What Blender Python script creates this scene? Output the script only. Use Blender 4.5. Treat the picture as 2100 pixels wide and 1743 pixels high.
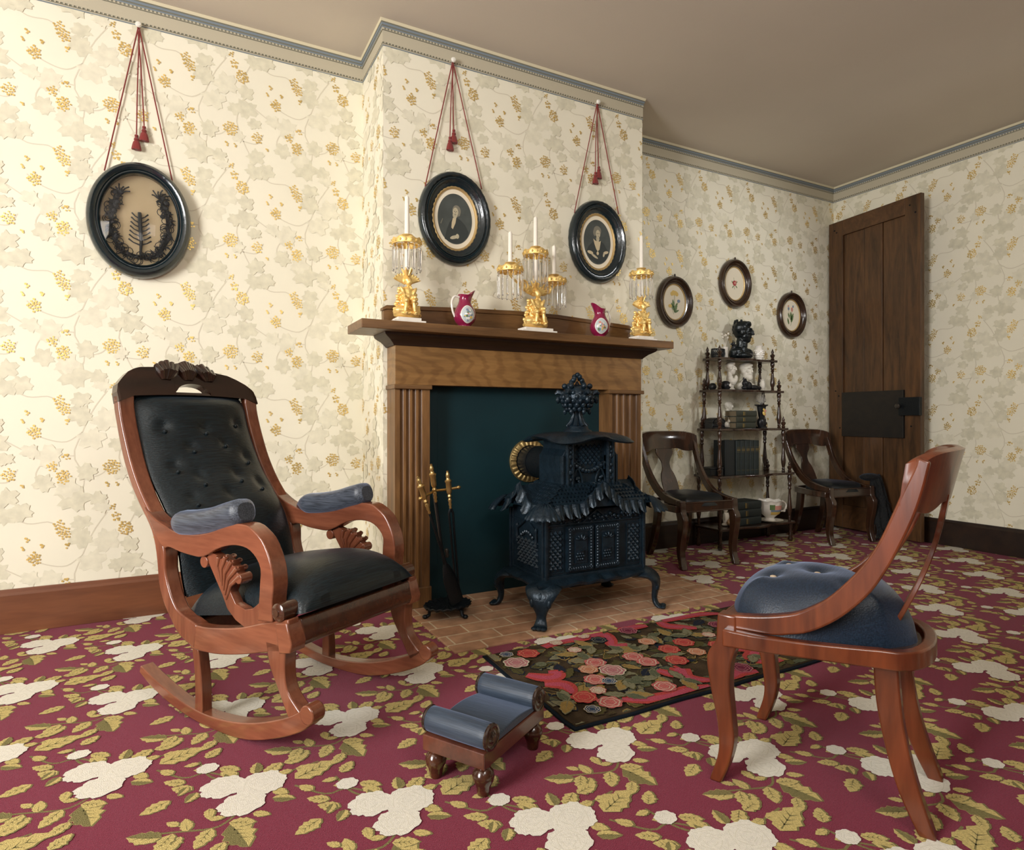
import bpy, bmesh, math, random
from mathutils import Vector, Matrix, Euler, noise
PI = math.pi
for o in list(bpy.data.objects):
    bpy.data.objects.remove(o, do_unlink=True)
scene = bpy.context.scene
COL = scene.collection

# ------------------------------------------------------------------ camera
cam_data = bpy.data.cameras.new('camera')
cam = bpy.data.objects.new('camera', cam_data)
COL.objects.link(cam)
cam.location = (0, 0, 0.88)
cam.rotation_euler = (PI / 2, 0, -math.radians(27.96))
cam_data.sensor_fit = 'HORIZONTAL'
cam_data.sensor_width = 36.0
cam_data.lens = 21.706
cam_data.shift_y = -0.0072
cam_data.clip_start = 0.02
scene.camera = cam

# ------------------------------------------------------------------ colour and light
scene.view_settings.view_transform = 'Standard'
scene.view_settings.look = 'None'
scene.view_settings.gamma = 1.0
scene.view_settings.use_curve_mapping = False
scene.view_settings.exposure = 0.0

world = bpy.data.worlds.new('world')
scene.world = world
world.use_nodes = True
world.node_tree.nodes['Background'].inputs[0].default_value = (0.95, 0.9, 0.85, 1)
world.node_tree.nodes['Background'].inputs[1].default_value = 0.12


def area(name, loc, target, size, size_y, power, color):
    d = bpy.data.lights.new(name, 'AREA')
    d.shape = 'RECTANGLE'
    d.size, d.size_y = size, size_y
    d.energy = power
    d.color = color
    o = bpy.data.objects.new(name, d)
    COL.objects.link(o)
    o.location = loc
    o.rotation_euler = (Vector(target) - Vector(loc)).to_track_quat('-Z', 'Y').to_euler()
    return o


area('window_daylight', (-3.10, 0.45, 1.60), (1.2, 2.0, 0.8), 1.5, 1.8, 290, (1.0, 0.985, 0.965))
area('studio_lamp', (0.55, -0.55, 2.2), (1.5, 2.8, 1.35), 0.7, 0.6, 20, (1.0, 0.965, 0.90))
sp = bpy.data.lights.new('wall_spot', 'SPOT')
sp.energy = 95
sp.spot_size = math.radians(58)
sp.spot_blend = 0.8
sp.shadow_soft_size = 0.16
sp.color = (0.97, 0.98, 1.0)
spo = bpy.data.objects.new('wall_spot', sp)
COL.objects.link(spo)
spo.location = (3.95, 0.3, 2.45)
spo.rotation_euler = (Vector((3.3, 3.2, 1.55)) - spo.location).to_track_quat('-Z', 'Y').to_euler()
area('bounce_fill', (-0.3, -0.6, 1.75), (0.3, 0.4, 2.74), 0.5, 0.5, 11, (1.0, 0.96, 0.92))  # added unseen up-light: brightens the ceiling and gives soft fill


# ------------------------------------------------------------------ materials
def _n(nt, kind, **kw):
    n = nt.nodes.new(kind)
    for k, v in kw.items():
        setattr(n, k, v)
    return n


def mat(name, color, rough=0.5, metal=0.0, spec=0.5, sheen=0.0, coat=0.0, bump=0.0, bscale=60.0, var=0.0, vscale=6.0,
        trans=0.0, ior=1.45, sheen_tint=None, stretch=(1, 1, 1)):
    m = bpy.data.materials.new(name)
    m.use_nodes = True
    nt = m.node_tree
    b = nt.nodes['Principled BSDF']
    b.inputs['Base Color'].default_value = (*color, 1)
    b.inputs['Roughness'].default_value = rough
    b.inputs['Metallic'].default_value = metal
    b.inputs['Specular IOR Level'].default_value = spec
    b.inputs['IOR'].default_value = ior
    b.inputs['Sheen Weight'].default_value = sheen
    if sheen_tint:
        b.inputs['Sheen Tint'].default_value = (*sheen_tint, 1)
        b.inputs['Sheen Roughness'].default_value = 0.35
    b.inputs['Coat Weight'].default_value = coat
    b.inputs['Coat Roughness'].default_value = 0.15
    b.inputs['Transmission Weight'].default_value = trans
    tc = _n(nt, 'ShaderNodeTexCoord')
    mp = _n(nt, 'ShaderNodeMapping')
    mp.inputs['Scale'].default_value = stretch
    nt.links.new(tc.outputs['Object'], mp.inputs['Vector'])
    if var > 0:
        no = _n(nt, 'ShaderNodeTexNoise')
        no.inputs['Scale'].default_value = vscale
        no.inputs['Detail'].default_value = 5
        nt.links.new(mp.outputs[0], no.inputs['Vector'])
        cr = _n(nt, 'ShaderNodeValToRGB')
        cr.color_ramp.elements[0].position = 0.3
        cr.color_ramp.elements[1].position = 0.7
        cr.color_ramp.elements[0].color = (*[max(0, c * (1 - var)) for c in color], 1)
        cr.color_ramp.elements[1].color = (*[min(1, c * (1 + var)) for c in color], 1)
        nt.links.new(no.outputs['Fac'], cr.inputs[0])
        nt.links.new(cr.outputs[0], b.inputs['Base Color'])
    if bump > 0:
        no2 = _n(nt, 'ShaderNodeTexNoise')
        no2.inputs['Scale'].default_value = bscale
        no2.inputs['Detail'].default_value = 3
        nt.links.new(mp.outputs[0], no2.inputs['Vector'])
        bp = _n(nt, 'ShaderNodeBump')
        bp.inputs['Strength'].default_value = bump
        bp.inputs['Distance'].default_value = 0.01
        nt.links.new(no2.outputs['Fac'], bp.inputs['Height'])
        nt.links.new(bp.outputs[0], b.inputs['Normal'])
    return m


def wood(name, dark, light, grain='X', scale=1.0, rough=0.3, coat=0.3, distort=2.0, spec=0.5, band=9.0):
    """long-grained timber: stretched bands and fine pores along the grain axis"""
    m = bpy.data.materials.new(name)
    m.use_nodes = True
    nt = m.node_tree
    b = nt.nodes['Principled BSDF']
    b.inputs['Roughness'].default_value = rough
    b.inputs['Coat Weight'].default_value = coat
    b.inputs['Coat Roughness'].default_value = 0.12
    b.inputs['Specular IOR Level'].default_value = spec
    tc = _n(nt, 'ShaderNodeTexCoord')
    mp = _n(nt, 'ShaderNodeMapping')
    s = {'X': (0.12, 1, 1), 'Y': (1, 0.12, 1), 'Z': (1, 1, 0.12), 'N': (0.5, 0.5, 0.5)}[grain]
    mp.inputs['Scale'].default_value = [v * scale for v in s]
    nt.links.new(tc.outputs['Object'], mp.inputs['Vector'])
    n1 = _n(nt, 'ShaderNodeTexNoise')
    n1.inputs['Scale'].default_value = band
    n1.inputs['Detail'].default_value = 6
    n1.inputs['Distortion'].default_value = distort
    nt.links.new(mp.outputs[0], n1.inputs['Vector'])
    n2 = _n(nt, 'ShaderNodeTexNoise')
    n2.inputs['Scale'].default_value = band * 14
    n2.inputs['Detail'].default_value = 3
    nt.links.new(mp.outputs[0], n2.inputs['Vector'])
    mx = _n(nt, 'ShaderNodeMath', operation='MULTIPLY_ADD')
    mx.inputs[1].default_value = 0.35
    nt.links.new(n2.outputs['Fac'], mx.inputs[0])
    nt.links.new(n1.outputs['Fac'], mx.inputs[2])
    cr = _n(nt, 'ShaderNodeValToRGB')
    cr.color_ramp.elements[0].position = 0.45
    cr.color_ramp.elements[1].position = 0.92
    cr.color_ramp.elements[0].color = (*dark, 1)
    cr.color_ramp.elements[1].color = (*light, 1)
    nt.links.new(mx.outputs[0], cr.inputs[0])
    nt.links.new(cr.outputs[0], b.inputs['Base Color'])
    bp = _n(nt, 'ShaderNodeBump')
    bp.inputs['Strength'].default_value = 0.06
    bp.inputs['Distance'].default_value = 0.004
    nt.links.new(n2.outputs['Fac'], bp.inputs['Height'])
    nt.links.new(bp.outputs[0], b.inputs['Normal'])
    return m


def figured(name, dark, light, rough=0.32):
    """crotch-figured veneer: wavy concentric bands"""
    m = wood(name, dark, light, 'X', rough=rough)
    nt = m.node_tree
    tc = [n for n in nt.nodes if n.type == 'TEX_COORD'][0]
    mp = _n(nt, 'ShaderNodeMapping')
    mp.inputs['Scale'].default_value = (1.0, 1, 3.2)
    mp.inputs['Location'].default_value = (-0.25, 0, -3.35)
    nt.links.new(tc.outputs['Object'], mp.inputs['Vector'])
    w = _n(nt, 'ShaderNodeTexWave', wave_type='RINGS', rings_direction='Y')
    w.inputs['Scale'].default_value = 3.2
    w.inputs['Distortion'].default_value = 11.0
    w.inputs['Detail'].default_value = 4
    w.inputs['Detail Scale'].default_value = 0.9
    nt.links.new(mp.outputs[0], w.inputs['Vector'])
    cr = [n for n in nt.nodes if n.type == 'VALTORGB'][0]
    mix = _n(nt, 'ShaderNodeMix', data_type='RGBA', blend_type='MULTIPLY')
    mix.inputs[0].default_value = 0.4
    c2 = _n(nt, 'ShaderNodeValToRGB')
    c2.color_ramp.elements[0].color = (0.5, 0.42, 0.36, 1)
    c2.color_ramp.elements[0].position = 0.1
    c2.color_ramp.elements[1].color = (1, 1, 1, 1)
    c2.color_ramp.elements[1].position = 0.5
    nt.links.new(w.outputs['Fac'], c2.inputs[0])
    nt.links.new(cr.outputs[0], mix.inputs[6])
    nt.links.new(c2.outputs[0], mix.inputs[7])
    nt.links.new(mix.outputs[2], nt.nodes['Principled BSDF'].inputs['Base Color'])
    return m


def horsehair(name, color, axis=1, rough=0.36, sheen=0.25, fine=260.0, con=0.5):
    """woven horsehair: near-black, satin, with fine parallel threads"""
    m = bpy.data.materials.new(name)
    m.use_nodes = True
    nt = m.node_tree
    b = nt.nodes['Principled BSDF']
    b.inputs['Roughness'].default_value = rough
    b.inputs['Specular IOR Level'].default_value = 0.42
    b.inputs['Sheen Weight'].default_value = sheen
    b.inputs['Sheen Tint'].default_value = (0.55, 0.68, 1.0, 1)
    b.inputs['Sheen Roughness'].default_value = 0.4
    tc = _n(nt, 'ShaderNodeTexCoord')
    mp = _n(nt, 'ShaderNodeMapping')
    sc = [1.2, 1.2, 1.2]
    sc[axis] = 0.05
    mp.inputs['Scale'].default_value = sc
    nt.links.new(tc.outputs['Object'], mp.inputs['Vector'])
    n1 = _n(nt, 'ShaderNodeTexNoise')
    n1.inputs['Scale'].default_value = fine
    n1.inputs['Detail'].default_value = 4
    nt.links.new(mp.outputs[0], n1.inputs['Vector'])
    cr = _n(nt, 'ShaderNodeValToRGB')
    cr.color_ramp.elements[0].position = 0.35
    cr.color_ramp.elements[1].position = 0.68
    cr.color_ramp.elements[0].color = (*[c * (1 - con) for c in color], 1)
    cr.color_ramp.elements[1].color = (*[c * (1 + con * 1.5) for c in color], 1)
    nt.links.new(n1.outputs['Fac'], cr.inputs[0])
    nt.links.new(cr.outputs[0], b.inputs['Base Color'])
    bp = _n(nt, 'ShaderNodeBump')
    bp.inputs['Strength'].default_value = 0.4
    bp.inputs['Distance'].default_value = 0.002
    nt.links.new(n1.outputs['Fac'], bp.inputs['Height'])
    nt.links.new(bp.outputs[0], b.inputs['Normal'])
    return m


M = {}
M['paper'] = mat('wallpaper_ground', (0.825, 0.785, 0.63), 0.75, spec=0.25, var=0.03, vscale=3)
M['wall_plain'] = mat('plain_dark_wall', (0.13, 0.12, 0.10), 0.85)
M['leaf_a'] = mat('wallpaper_leaf', (0.685, 0.65, 0.495), 0.7, spec=0.3, var=0.10, vscale=30)
M['leaf_b'] = mat('wallpaper_leaf_pale', (0.745, 0.708, 0.553), 0.7, spec=0.3, var=0.08, vscale=30)
M['gold_ink'] = mat('wallpaper_gold_ink', (0.80, 0.58, 0.19), 0.45, metal=0.7, var=0.2, vscale=40)
M['stem'] = mat('wallpaper_stem', (0.66, 0.61, 0.475), 0.7, spec=0.3)
M['ceiling'] = mat('ceiling_paint', (0.67, 0.61, 0.525), 0.9, spec=0.1, var=0.03, vscale=1.5)
M['border'] = mat('border_paper', (0.50, 0.455, 0.34), 0.7, spec=0.2)
M['border_line'] = mat('border_line', (0.19, 0.185, 0.14), 0.7, spec=0.2)
M['border_blue'] = mat('border_blue', (0.20, 0.24, 0.27), 0.6, spec=0.3)
M['border_cream'] = mat('border_cream', (0.66, 0.60, 0.42), 0.7, spec=0.2)
M['carpet'] = mat('carpet_maroon', (0.185, 0.021, 0.042), 0.95, spec=0.1, sheen=0.2, bump=0.5, bscale=500, var=0.22, vscale=300, sheen_tint=(1.0, 0.6, 0.7))
M['carpet_leaf'] = mat('carpet_leaf', (0.56, 0.445, 0.175), 0.95, spec=0.1, bump=0.5, bscale=500, var=0.2, vscale=260)
M['carpet_olive'] = mat('carpet_olive', (0.21, 0.18, 0.075), 0.95, spec=0.1, bump=0.5, bscale=500, var=0.2, vscale=260)
M['carpet_rose'] = mat('carpet_rose', (0.78, 0.74, 0.64), 0.95, spec=0.1, bump=0.5, bscale=500, var=0.06, vscale=120)
M['carpet_rose_line'] = mat('carpet_rose_line', (0.68, 0.64, 0.53), 0.95, spec=0.1)
M['walnut'] = wood('walnut', (0.085, 0.040, 0.014), (0.215, 0.108, 0.038), 'X', 1.0, rough=0.42, coat=0.12)
M['walnut_z'] = wood('walnut_upright', (0.10, 0.046, 0.015), (0.25, 0.122, 0.042), 'Z', 1.0, rough=0.42, coat=0.12)
M['walnut_fig'] = figured('walnut_figured', (0.18, 0.088, 0.026), (0.33, 0.17, 0.054), 0.4)
M['walnut_dark'] = wood('walnut_dark', (0.02, 0.009, 0.005), (0.04, 0.018, 0.009), 'X', 1.0, rough=0.5, coat=0.0)
M['base_wood'] = wood('baseboard_wood', (0.11, 0.034, 0.013), (0.2, 0.068, 0.026), 'X', 0.8, rough=0.45, coat=0.1)
M['base_dark'] = wood('baseboard_dark_wood', (0.012, 0.006, 0.004), (0.03, 0.014, 0.007), 'X', 0.8, rough=0.4, coat=0.1)
M['door_wood'] = wood('door_wood', (0.035, 0.016, 0.006), (0.125, 0.056, 0.019), 'Z', 1.0, rough=0.45, coat=0.1, band=12)
M['door_wood_x'] = wood('door_wood_rail', (0.05, 0.022, 0.008), (0.125, 0.056, 0.02), 'Y', 1.0, rough=0.45, coat=0.1, band=12)
M['door_dark'] = wood('door_dark_board', (0.006, 0.005, 0.004), (0.016, 0.011, 0.007), 'Y', 1.0, rough=0.55, coat=0.0)
M['mahogany'] = wood('mahogany', (0.13, 0.038, 0.018), (0.29, 0.098, 0.048), 'X', 1.0, rough=0.26, coat=0.5, band=7)
M['mahogany_z'] = wood('mahogany_upright', (0.12, 0.034, 0.016), (0.27, 0.09, 0.044), 'Z', 1.0, rough=0.26, coat=0.5, band=7)
M['mahogany_deep_shade'] = wood('mahogany_deep_shade', (0.035, 0.012, 0.006), (0.095, 0.030, 0.013), 'X', 1.0, rough=0.22, coat=0.6, band=7)  # deep tone; on the rocker's front rail it stands in for shade
M['mahogany_dark_shade'] = wood('mahogany_dark_shade', (0.012, 0.007, 0.005), (0.04, 0.016, 0.009), 'Y', 1.0, rough=0.22, coat=0.6, band=7)  # near-black copy of the mahogany, carrying the shade of the rocker's crest
M['stool_wood'] = wood('stool_mahogany', (0.05, 0.015, 0.008), (0.14, 0.042, 0.022), 'X', 1.0, rough=0.28, coat=0.4, band=7)
M['chair_red'] = wood('chair_mahogany', (0.06, 0.013, 0.005), (0.19, 0.046, 0.015), 'Z', 1.0, rough=0.28, coat=0.4, band=6, distort=3)
M['chair_brown'] = wood('chair_rosewood', (0.012, 0.006, 0.004), (0.065, 0.026, 0.012), 'Z', 1.0, rough=0.2, coat=0.6, band=6, distort=3)
M['rosewood'] = wood('rosewood', (0.012, 0.007, 0.005), (0.055, 0.024, 0.013), 'Z', 1.0, rough=0.25, coat=0.5)
M['hair_black'] = horsehair('black_horsehair', (0.0045, 0.010, 0.013), axis=1, sheen=0.06)
M['hair_pad'] = horsehair('grey_black_horsehair', (0.045, 0.053, 0.068), axis=0, rough=0.38, sheen=0.5)
M['hair_rear'] = horsehair('jet_horsehair', (0.003, 0.006, 0.008), axis=1, sheen=0.05)
M['hair_blue'] = horsehair('blue_black_horsehair', (0.030, 0.044, 0.066), axis=1, rough=0.45, sheen=0.4, con=0.2)
M['hair_seat'] = horsehair('tufted_horsehair', (0.009, 0.018, 0.033), axis=1, rough=0.42, sheen=0.35, con=0.3)
M['button'] = mat('tuft_button', (0.45, 0.36, 0.26), 0.6)
M['iron'] = mat('stove_iron', (0.010, 0.022, 0.034), 0.36, metal=0.35, spec=0.6, bump=0.25, bscale=90, var=0.3, vscale=30)
M['iron_black'] = mat('tool_iron', (0.010, 0.013, 0.016), 0.4, metal=0.4, bump=0.15, bscale=80)
M['steel'] = mat('tool_steel', (0.09, 0.08, 0.07), 0.35, metal=0.7)
M['brass'] = mat('brass', (0.58, 0.40, 0.16), 0.3, metal=0.9)
M['brass_dull'] = mat('dull_brass', (0.36, 0.26, 0.11), 0.4, metal=0.8)
M['gilt'] = mat('gilt_bronze', (1.0, 0.66, 0.24), 0.4, metal=0.6, var=0.15, vscale=60)
M['marble'] = mat('white_marble', (0.82, 0.77, 0.69), 0.3, var=0.05, vscale=20)
M['crystal'] = mat('cut_crystal', (1, 1, 1), 0.03, trans=0.92, ior=1.5)
M['candle'] = mat('candle_wax', (0.90, 0.85, 0.74), 0.5)
M['fireboard'] = mat('fireboard_teal', (0.0045, 0.026, 0.033), 0.5, spec=0.4, var=0.12, vscale=5)
M['maroon_glaze'] = mat('maroon_porcelain', (0.24, 0.010, 0.055), 0.12, coat=0.8)
M['porcelain'] = mat('white_porcelain', (0.82, 0.78, 0.70), 0.15, coat=0.5)
M['plaster'] = mat('white_parian', (0.74, 0.70, 0.60), 0.55)
M['pic_pink'] = mat('painted_pink', (0.60, 0.28, 0.22), 0.3)
M['pic_blue'] = mat('painted_blue', (0.20, 0.27, 0.36), 0.3)
M['pic_green'] = mat('painted_green', (0.12, 0.19, 0.07), 0.4)
M['pic_yellow'] = mat('painted_yellow', (0.66, 0.46, 0.12), 0.4)
M['pic_red'] = mat('painted_red', (0.36, 0.035, 0.045), 0.4)
M['frame_black'] = mat('ebonised_frame', (0.006, 0.015, 0.019), 0.22, spec=0.6, coat=0.5, bump=0.12, bscale=60)
M['frame_brown'] = wood('small_frame_walnut', (0.014, 0.007, 0.004), (0.05, 0.022, 0.01), 'N', 1.0, rough=0.25, coat=0.5)
M['frame_gilt'] = mat('gilt_liner', (0.50, 0.35, 0.15), 0.4, metal=0.5)
M['mat_cream'] = mat('cream_mat', (0.78, 0.71, 0.55), 0.8)
M['print_dark'] = mat('engraving_dark', (0.065, 0.075, 0.068), 0.7, var=0.25, vscale=12)
M['print_coat'] = mat('engraving_coat', (0.036, 0.043, 0.040), 0.7)
M['print_mid'] = mat('engraving_mid', (0.20, 0.19, 0.145), 0.7)
M['print_skin'] = mat('engraving_skin', (0.47, 0.42, 0.29), 0.7, var=0.15, vscale=60)
M['print_lace'] = mat('engraving_lace', (0.56, 0.47, 0.30), 0.7)
M['box_ground'] = mat('shadow_box_ground', (0.50, 0.39, 0.23), 0.8)
M['wreath'] = mat('dark_hairwork', (0.018, 0.021, 0.022), 0.7)
M['glass'] = mat('picture_glass', (1, 1, 1), 0.02, trans=1.0, ior=1.2)
M['cord'] = mat('crimson_cord', (0.20, 0.022, 0.018), 0.8, sheen=0.3)
M['knob_white'] = mat('white_knob', (0.8, 0.78, 0.7), 0.2)
M['bronze'] = mat('dark_bronze', (0.010, 0.015, 0.017), 0.3, metal=0.4, spec=0.7, bump=0.3, bscale=50)
M['black_item'] = mat('black_ornament', (0.010, 0.011, 0.013), 0.35)
M['book_green'] = mat('book_green_black', (0.014, 0.022, 0.022), 0.5, var=0.2, vscale=30)
M['book_olive'] = mat('book_olive', (0.030, 0.034, 0.024), 0.5, var=0.2, vscale=30)
M['book_black'] = mat('book_black', (0.010, 0.014, 0.016), 0.45)
M['pages'] = mat('page_edges', (0.16, 0.125, 0.075), 0.8, bump=0.3, bscale=150, stretch=(1, 1, 6))
M['book_gold'] = mat('book_gilt_tooling', (0.22, 0.16, 0.06), 0.4, metal=0.5)
M['shawl'] = mat('black_shawl', (0.004, 0.005, 0.006), 0.8, sheen=0.12, sheen_tint=(0.5, 0.6, 0.8), bump=0.6, bscale=120)
M['rug_ground'] = mat('rug_ground', (0.055, 0.038, 0.022), 0.95, spec=0.1, bump=0.6, bscale=400, var=0.5, vscale=14)
M['rug_edge'] = mat('rug_edge', (0.008, 0.012, 0.018), 0.9, spec=0.1)
for k, c in dict(red=(0.42, 0.060, 0.055), rose=(0.48, 0.13, 0.12), pink=(0.42, 0.17, 0.18), peach=(0.50, 0.21, 0.12), plum=(0.15, 0.025, 0.05),
                 white=(0.55, 0.48, 0.36), blue=(0.04, 0.07, 0.13), navy=(0.018, 0.022, 0.035), green=(0.10, 0.11, 0.065), sage=(0.20, 0.19, 0.115),
                 gold=(0.30, 0.20, 0.065), moss=(0.085, 0.075, 0.028), crimson=(0.42, 0.075, 0.11)).items():
    M['rug_' + k] = mat('rug_wool_' + k, c, 0.95, spec=0.1, bump=0.6, bscale=400, var=0.2, vscale=200)


def brick_material():
    m = bpy.data.materials.new('hearth_brick')
    m.use_nodes = True
    nt = m.node_tree
    b = nt.nodes['Principled BSDF']
    b.inputs['Roughness'].default_value = 0.85
    b.inputs['Specular IOR Level'].default_value = 0.2
    tc = _n(nt, 'ShaderNodeTexCoord')
    br = _n(nt, 'ShaderNodeTexBrick')
    br.inputs['Scale'].default_value = 1.0
    br.inputs['Brick Width'].default_value = 0.205
    br.inputs['Row Height'].default_value = 0.10
    br.inputs['Mortar Size'].default_value = 0.0045
    br.inputs['Mortar Smooth'].default_value = 0.3
    br.inputs['Color1'].default_value = (0.36, 0.19, 0.11, 1)
    br.inputs['Color2'].default_value = (0.46, 0.28, 0.17, 1)
    br.inputs['Mortar'].default_value = (0.56, 0.44, 0.30, 1)
    nt.links.new(tc.outputs['Object'], br.inputs['Vector'])
    no = _n(nt, 'ShaderNodeTexNoise')
    no.inputs['Scale'].default_value = 18
    no.inputs['Detail'].default_value = 6
    nt.links.new(tc.outputs['Object'], no.inputs['Vector'])
    mix = _n(nt, 'ShaderNodeMix', data_type='RGBA', blend_type='OVERLAY')
    mix.inputs[0].default_value = 0.55
    nt.links.new(br.outputs['Color'], mix.inputs[6])
    nt.links.new(no.outputs['Fac'], mix.inputs[7])
    nt.links.new(mix.outputs[2], b.inputs['Base Color'])
    bp = _n(nt, 'ShaderNodeBump')
    bp.inputs['Strength'].default_value = 0.5
    bp.inputs['Distance'].default_value = 0.003
    inv = _n(nt, 'ShaderNodeMath', operation='SUBTRACT')
    inv.inputs[0].default_value = 1.0
    nt.links.new(br.outputs['Fac'], inv.inputs[1])
    nt.links.new(inv.outputs[0], bp.inputs['Height'])
    nt.links.new(bp.outputs[0], b.inputs['Normal'])
    return m


M['brick'] = brick_material()


# ------------------------------------------------------------------ mesh tools
def cr_interp(P, n):
    """resample a polyline (2D or 3D) to n points along a Catmull-Rom spline, evenly by arc length"""
    P = [Vector(p) for p in P]
    if len(P) == 2:
        return [P[0].lerp(P[1], i / (n - 1)) for i in range(n)]
    D = []
    E = [P[0] * 2 - P[1]] + P + [P[-1] * 2 - P[-2]]
    for i in range(1, len(E) - 2):
        for k in range(12):
            t = k / 12
            a, b, c, d = E[i - 1], E[i], E[i + 1], E[i + 2]
            D.append(0.5 * ((2 * b) + (c - a) * t + (2 * a - 5 * b + 4 * c - d) * t * t + (3 * b - a - 3 * c + d) * t ** 3))
    D.append(P[-1])
    L = [0]
    for i in range(1, len(D)):
        L.append(L[-1] + (D[i] - D[i - 1]).length)
    out, j = [], 0
    for i in range(n):
        s = L[-1] * i / (n - 1)
        while j < len(D) - 2 and L[j + 1] < s:
            j += 1
        seg = max(L[j + 1] - L[j], 1e-9)
        out.append(D[j].lerp(D[j + 1], min(1, max(0, (s - L[j]) / seg))))
    return out


def rotm(ax, deg):
    return Matrix.Rotation(math.radians(deg), 4, ax)


class MB:
    def __init__(self):
        self.v, self.f, self.m = [], [], []
        self.T = Matrix.Identity(4)
        self.mi = 0

    def addv(self, p):
        self.v.append(self.T @ Vector(p))
        return len(self.v) - 1

    def face(self, idx, m=None):
        self.f.append(tuple(idx))
        self.m.append(self.mi if m is None else m)

    def poly(self, pts, m=None):
        self.face([self.addv(p) for p in pts], m)

    def box(self, c, s, m=None, R=None):
        c = Vector(c)
        hx, hy, hz = s[0] / 2, s[1] / 2, s[2] / 2
        ids = []
        for x, y, z in ((-hx, -hy, -hz), (hx, -hy, -hz), (hx, hy, -hz), (-hx, hy, -hz), (-hx, -hy, hz), (hx, -hy, hz), (hx, hy, hz), (-hx, hy, hz)):
            p = Vector((x, y, z))
            if R:
                p = R @ p
            ids.append(self.addv(c + p))
        for q in ((0, 3, 2, 1), (4, 5, 6, 7), (0, 1, 5, 4), (1, 2, 6, 5), (2, 3, 7, 6), (3, 0, 4, 7)):
            self.face([ids[i] for i in q], m)

    def box2(self, a, b, m=None):
        self.box([(a[i] + b[i]) / 2 for i in range(3)], [abs(b[i] - a[i]) for i in range(3)], m)

    def loft(self, rings, cap=True, closed=True, loop=False, m=None):
        ids = [[self.addv(p) for p in r] for r in rings]
        n = len(ids[0])
        R = len(ids)
        for i in range(R if loop else R - 1):
            a, b = ids[i], ids[(i + 1) % R]
            for j in range(n if closed else n - 1):
                k = (j + 1) % n
                self.face((a[j], a[k], b[k], b[j]), m)
        if cap and not loop and closed:
            self.face(list(reversed(ids[0])), m)
            self.face(ids[-1], m)

    def tube(self, pts, r, n=8, loop=False, m=None, flat=1.0, up=None):
        pts = [Vector(p) for p in pts]
        N = len(pts)
        rr = r if isinstance(r, (list, tuple)) else [r] * N
        prev = None
        rings = []
        for i in range(N):
            if loop:
                t = pts[(i + 1) % N] - pts[i - 1]
            else:
                t = pts[min(i + 1, N - 1)] - pts[max(i - 1, 0)]
            t.normalize()
            if prev is None:
                u = Vector(up) if up else (Vector((0, 0, 1)) if abs(t.z) < 0.9 else Vector((1, 0, 0)))
            else:
                u = prev
            u = (u - t * u.dot(t))
            u.normalize()
            prev = u
            w = t.cross(u)
            rings.append([pts[i] + (u * math.cos(a) + w * math.sin(a) * flat) * rr[i] for a in [2 * PI * k / n for k in range(n)]])
        self.loft(rings, loop=loop, m=m)

    def lathe(self, prof, n=24, o=(0, 0, 0), m=None, sx=1, sy=1, cap=True, R=None):
        o = Vector(o)
        rings = []
        for r, z in prof:
            ring = []
            for k in range(n):
                p = Vector((r * sx * math.cos(2 * PI * k / n), r * sy * math.sin(2 * PI * k / n), z))
                ring.append(o + (R @ p if R else p))
            rings.append(ring)
        self.loft(rings, cap=cap, m=m)

    def ball(self, c, r, n=12, m=None, R=None):
        if not isinstance(r, (tuple, list)):
            r = (r, r, r)
        c = Vector(c)
        h = max(4, n // 2)
        rings = []
        for i in range(1, h):
            a = PI * i / h
            ring = []
            for k in range(n):
                p = Vector((r[0] * math.sin(a) * math.cos(2 * PI * k / n), r[1] * math.sin(a) * math.sin(2 * PI * k / n), -r[2] * math.cos(a)))
                ring.append(c + (R @ p if R else p))
            rings.append(ring)
        b0 = len(self.v)
        self.loft(rings, cap=False, m=m)
        for s, base in ((-1, b0), (1, b0 + (h - 2) * n)):
            p = Vector((0, 0, s * r[2]))
            t = self.addv(c + (R @ p if R else p))
            for k in range(n):
                a, b = base + k, base + (k + 1) % n
                self.face((b, a, t) if s < 0 else (a, b, t), m)

    def prism(self, poly, y0, y1, m=None, frame=None):
        """2D polygon (a,b) extruded from y0 to y1; frame maps (a, y, b) to space (default x,y,z)"""
        fr = frame or (lambda a, y, b: (a, y, b))
        A = [self.addv(fr(a, y0, b)) for a, b in poly]
        B = [self.addv(fr(a, y1, b)) for a, b in poly]
        n = len(poly)
        self.face(A, m)
        self.face(list(reversed(B)), m)
        for i in range(n):
            k = (i + 1) % n
            self.face((A[k], A[i], B[i], B[k]), m)

    def ribbon(self, A, B, y0, y1, n=32, m=None, frame=None):
        """band between two edge curves in a plane, given thickness across it; y0,y1 may be functions of t"""
        fr = frame or (lambda a, y, b: (a, y, b))
        A, B = cr_interp(A, n), cr_interp(B, n)
        f0 = y0 if callable(y0) else (lambda t: y0)
        f1 = y1 if callable(y1) else (lambda t: y1)
        rings = []
        for i in range(n):
            t = i / (n - 1)
            a, b = A[i], B[i]
            rings.append([fr(a[0], f0(t), a[1]), fr(b[0], f0(t), b[1]), fr(b[0], f1(t), b[1]), fr(a[0], f1(t), a[1])])
        self.loft(rings, m=m)

    def grid(self, nu, nv, fn, m=None, wrap_u=False, wrap_v=False):
        ids = [[self.addv(fn(i / (nu if wrap_u else nu - 1), j / (nv if wrap_v else nv - 1))) for j in range(nv)] for i in range(nu)]
        for i in range(nu if wrap_u else nu - 1):
            for j in range(nv if wrap_v else nv - 1):
                a, b = ids[i], ids[(i + 1) % nu]
                k = (j + 1) % nv
                self.face((a[j], b[j], b[k], a[k]), m)
        return ids

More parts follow.
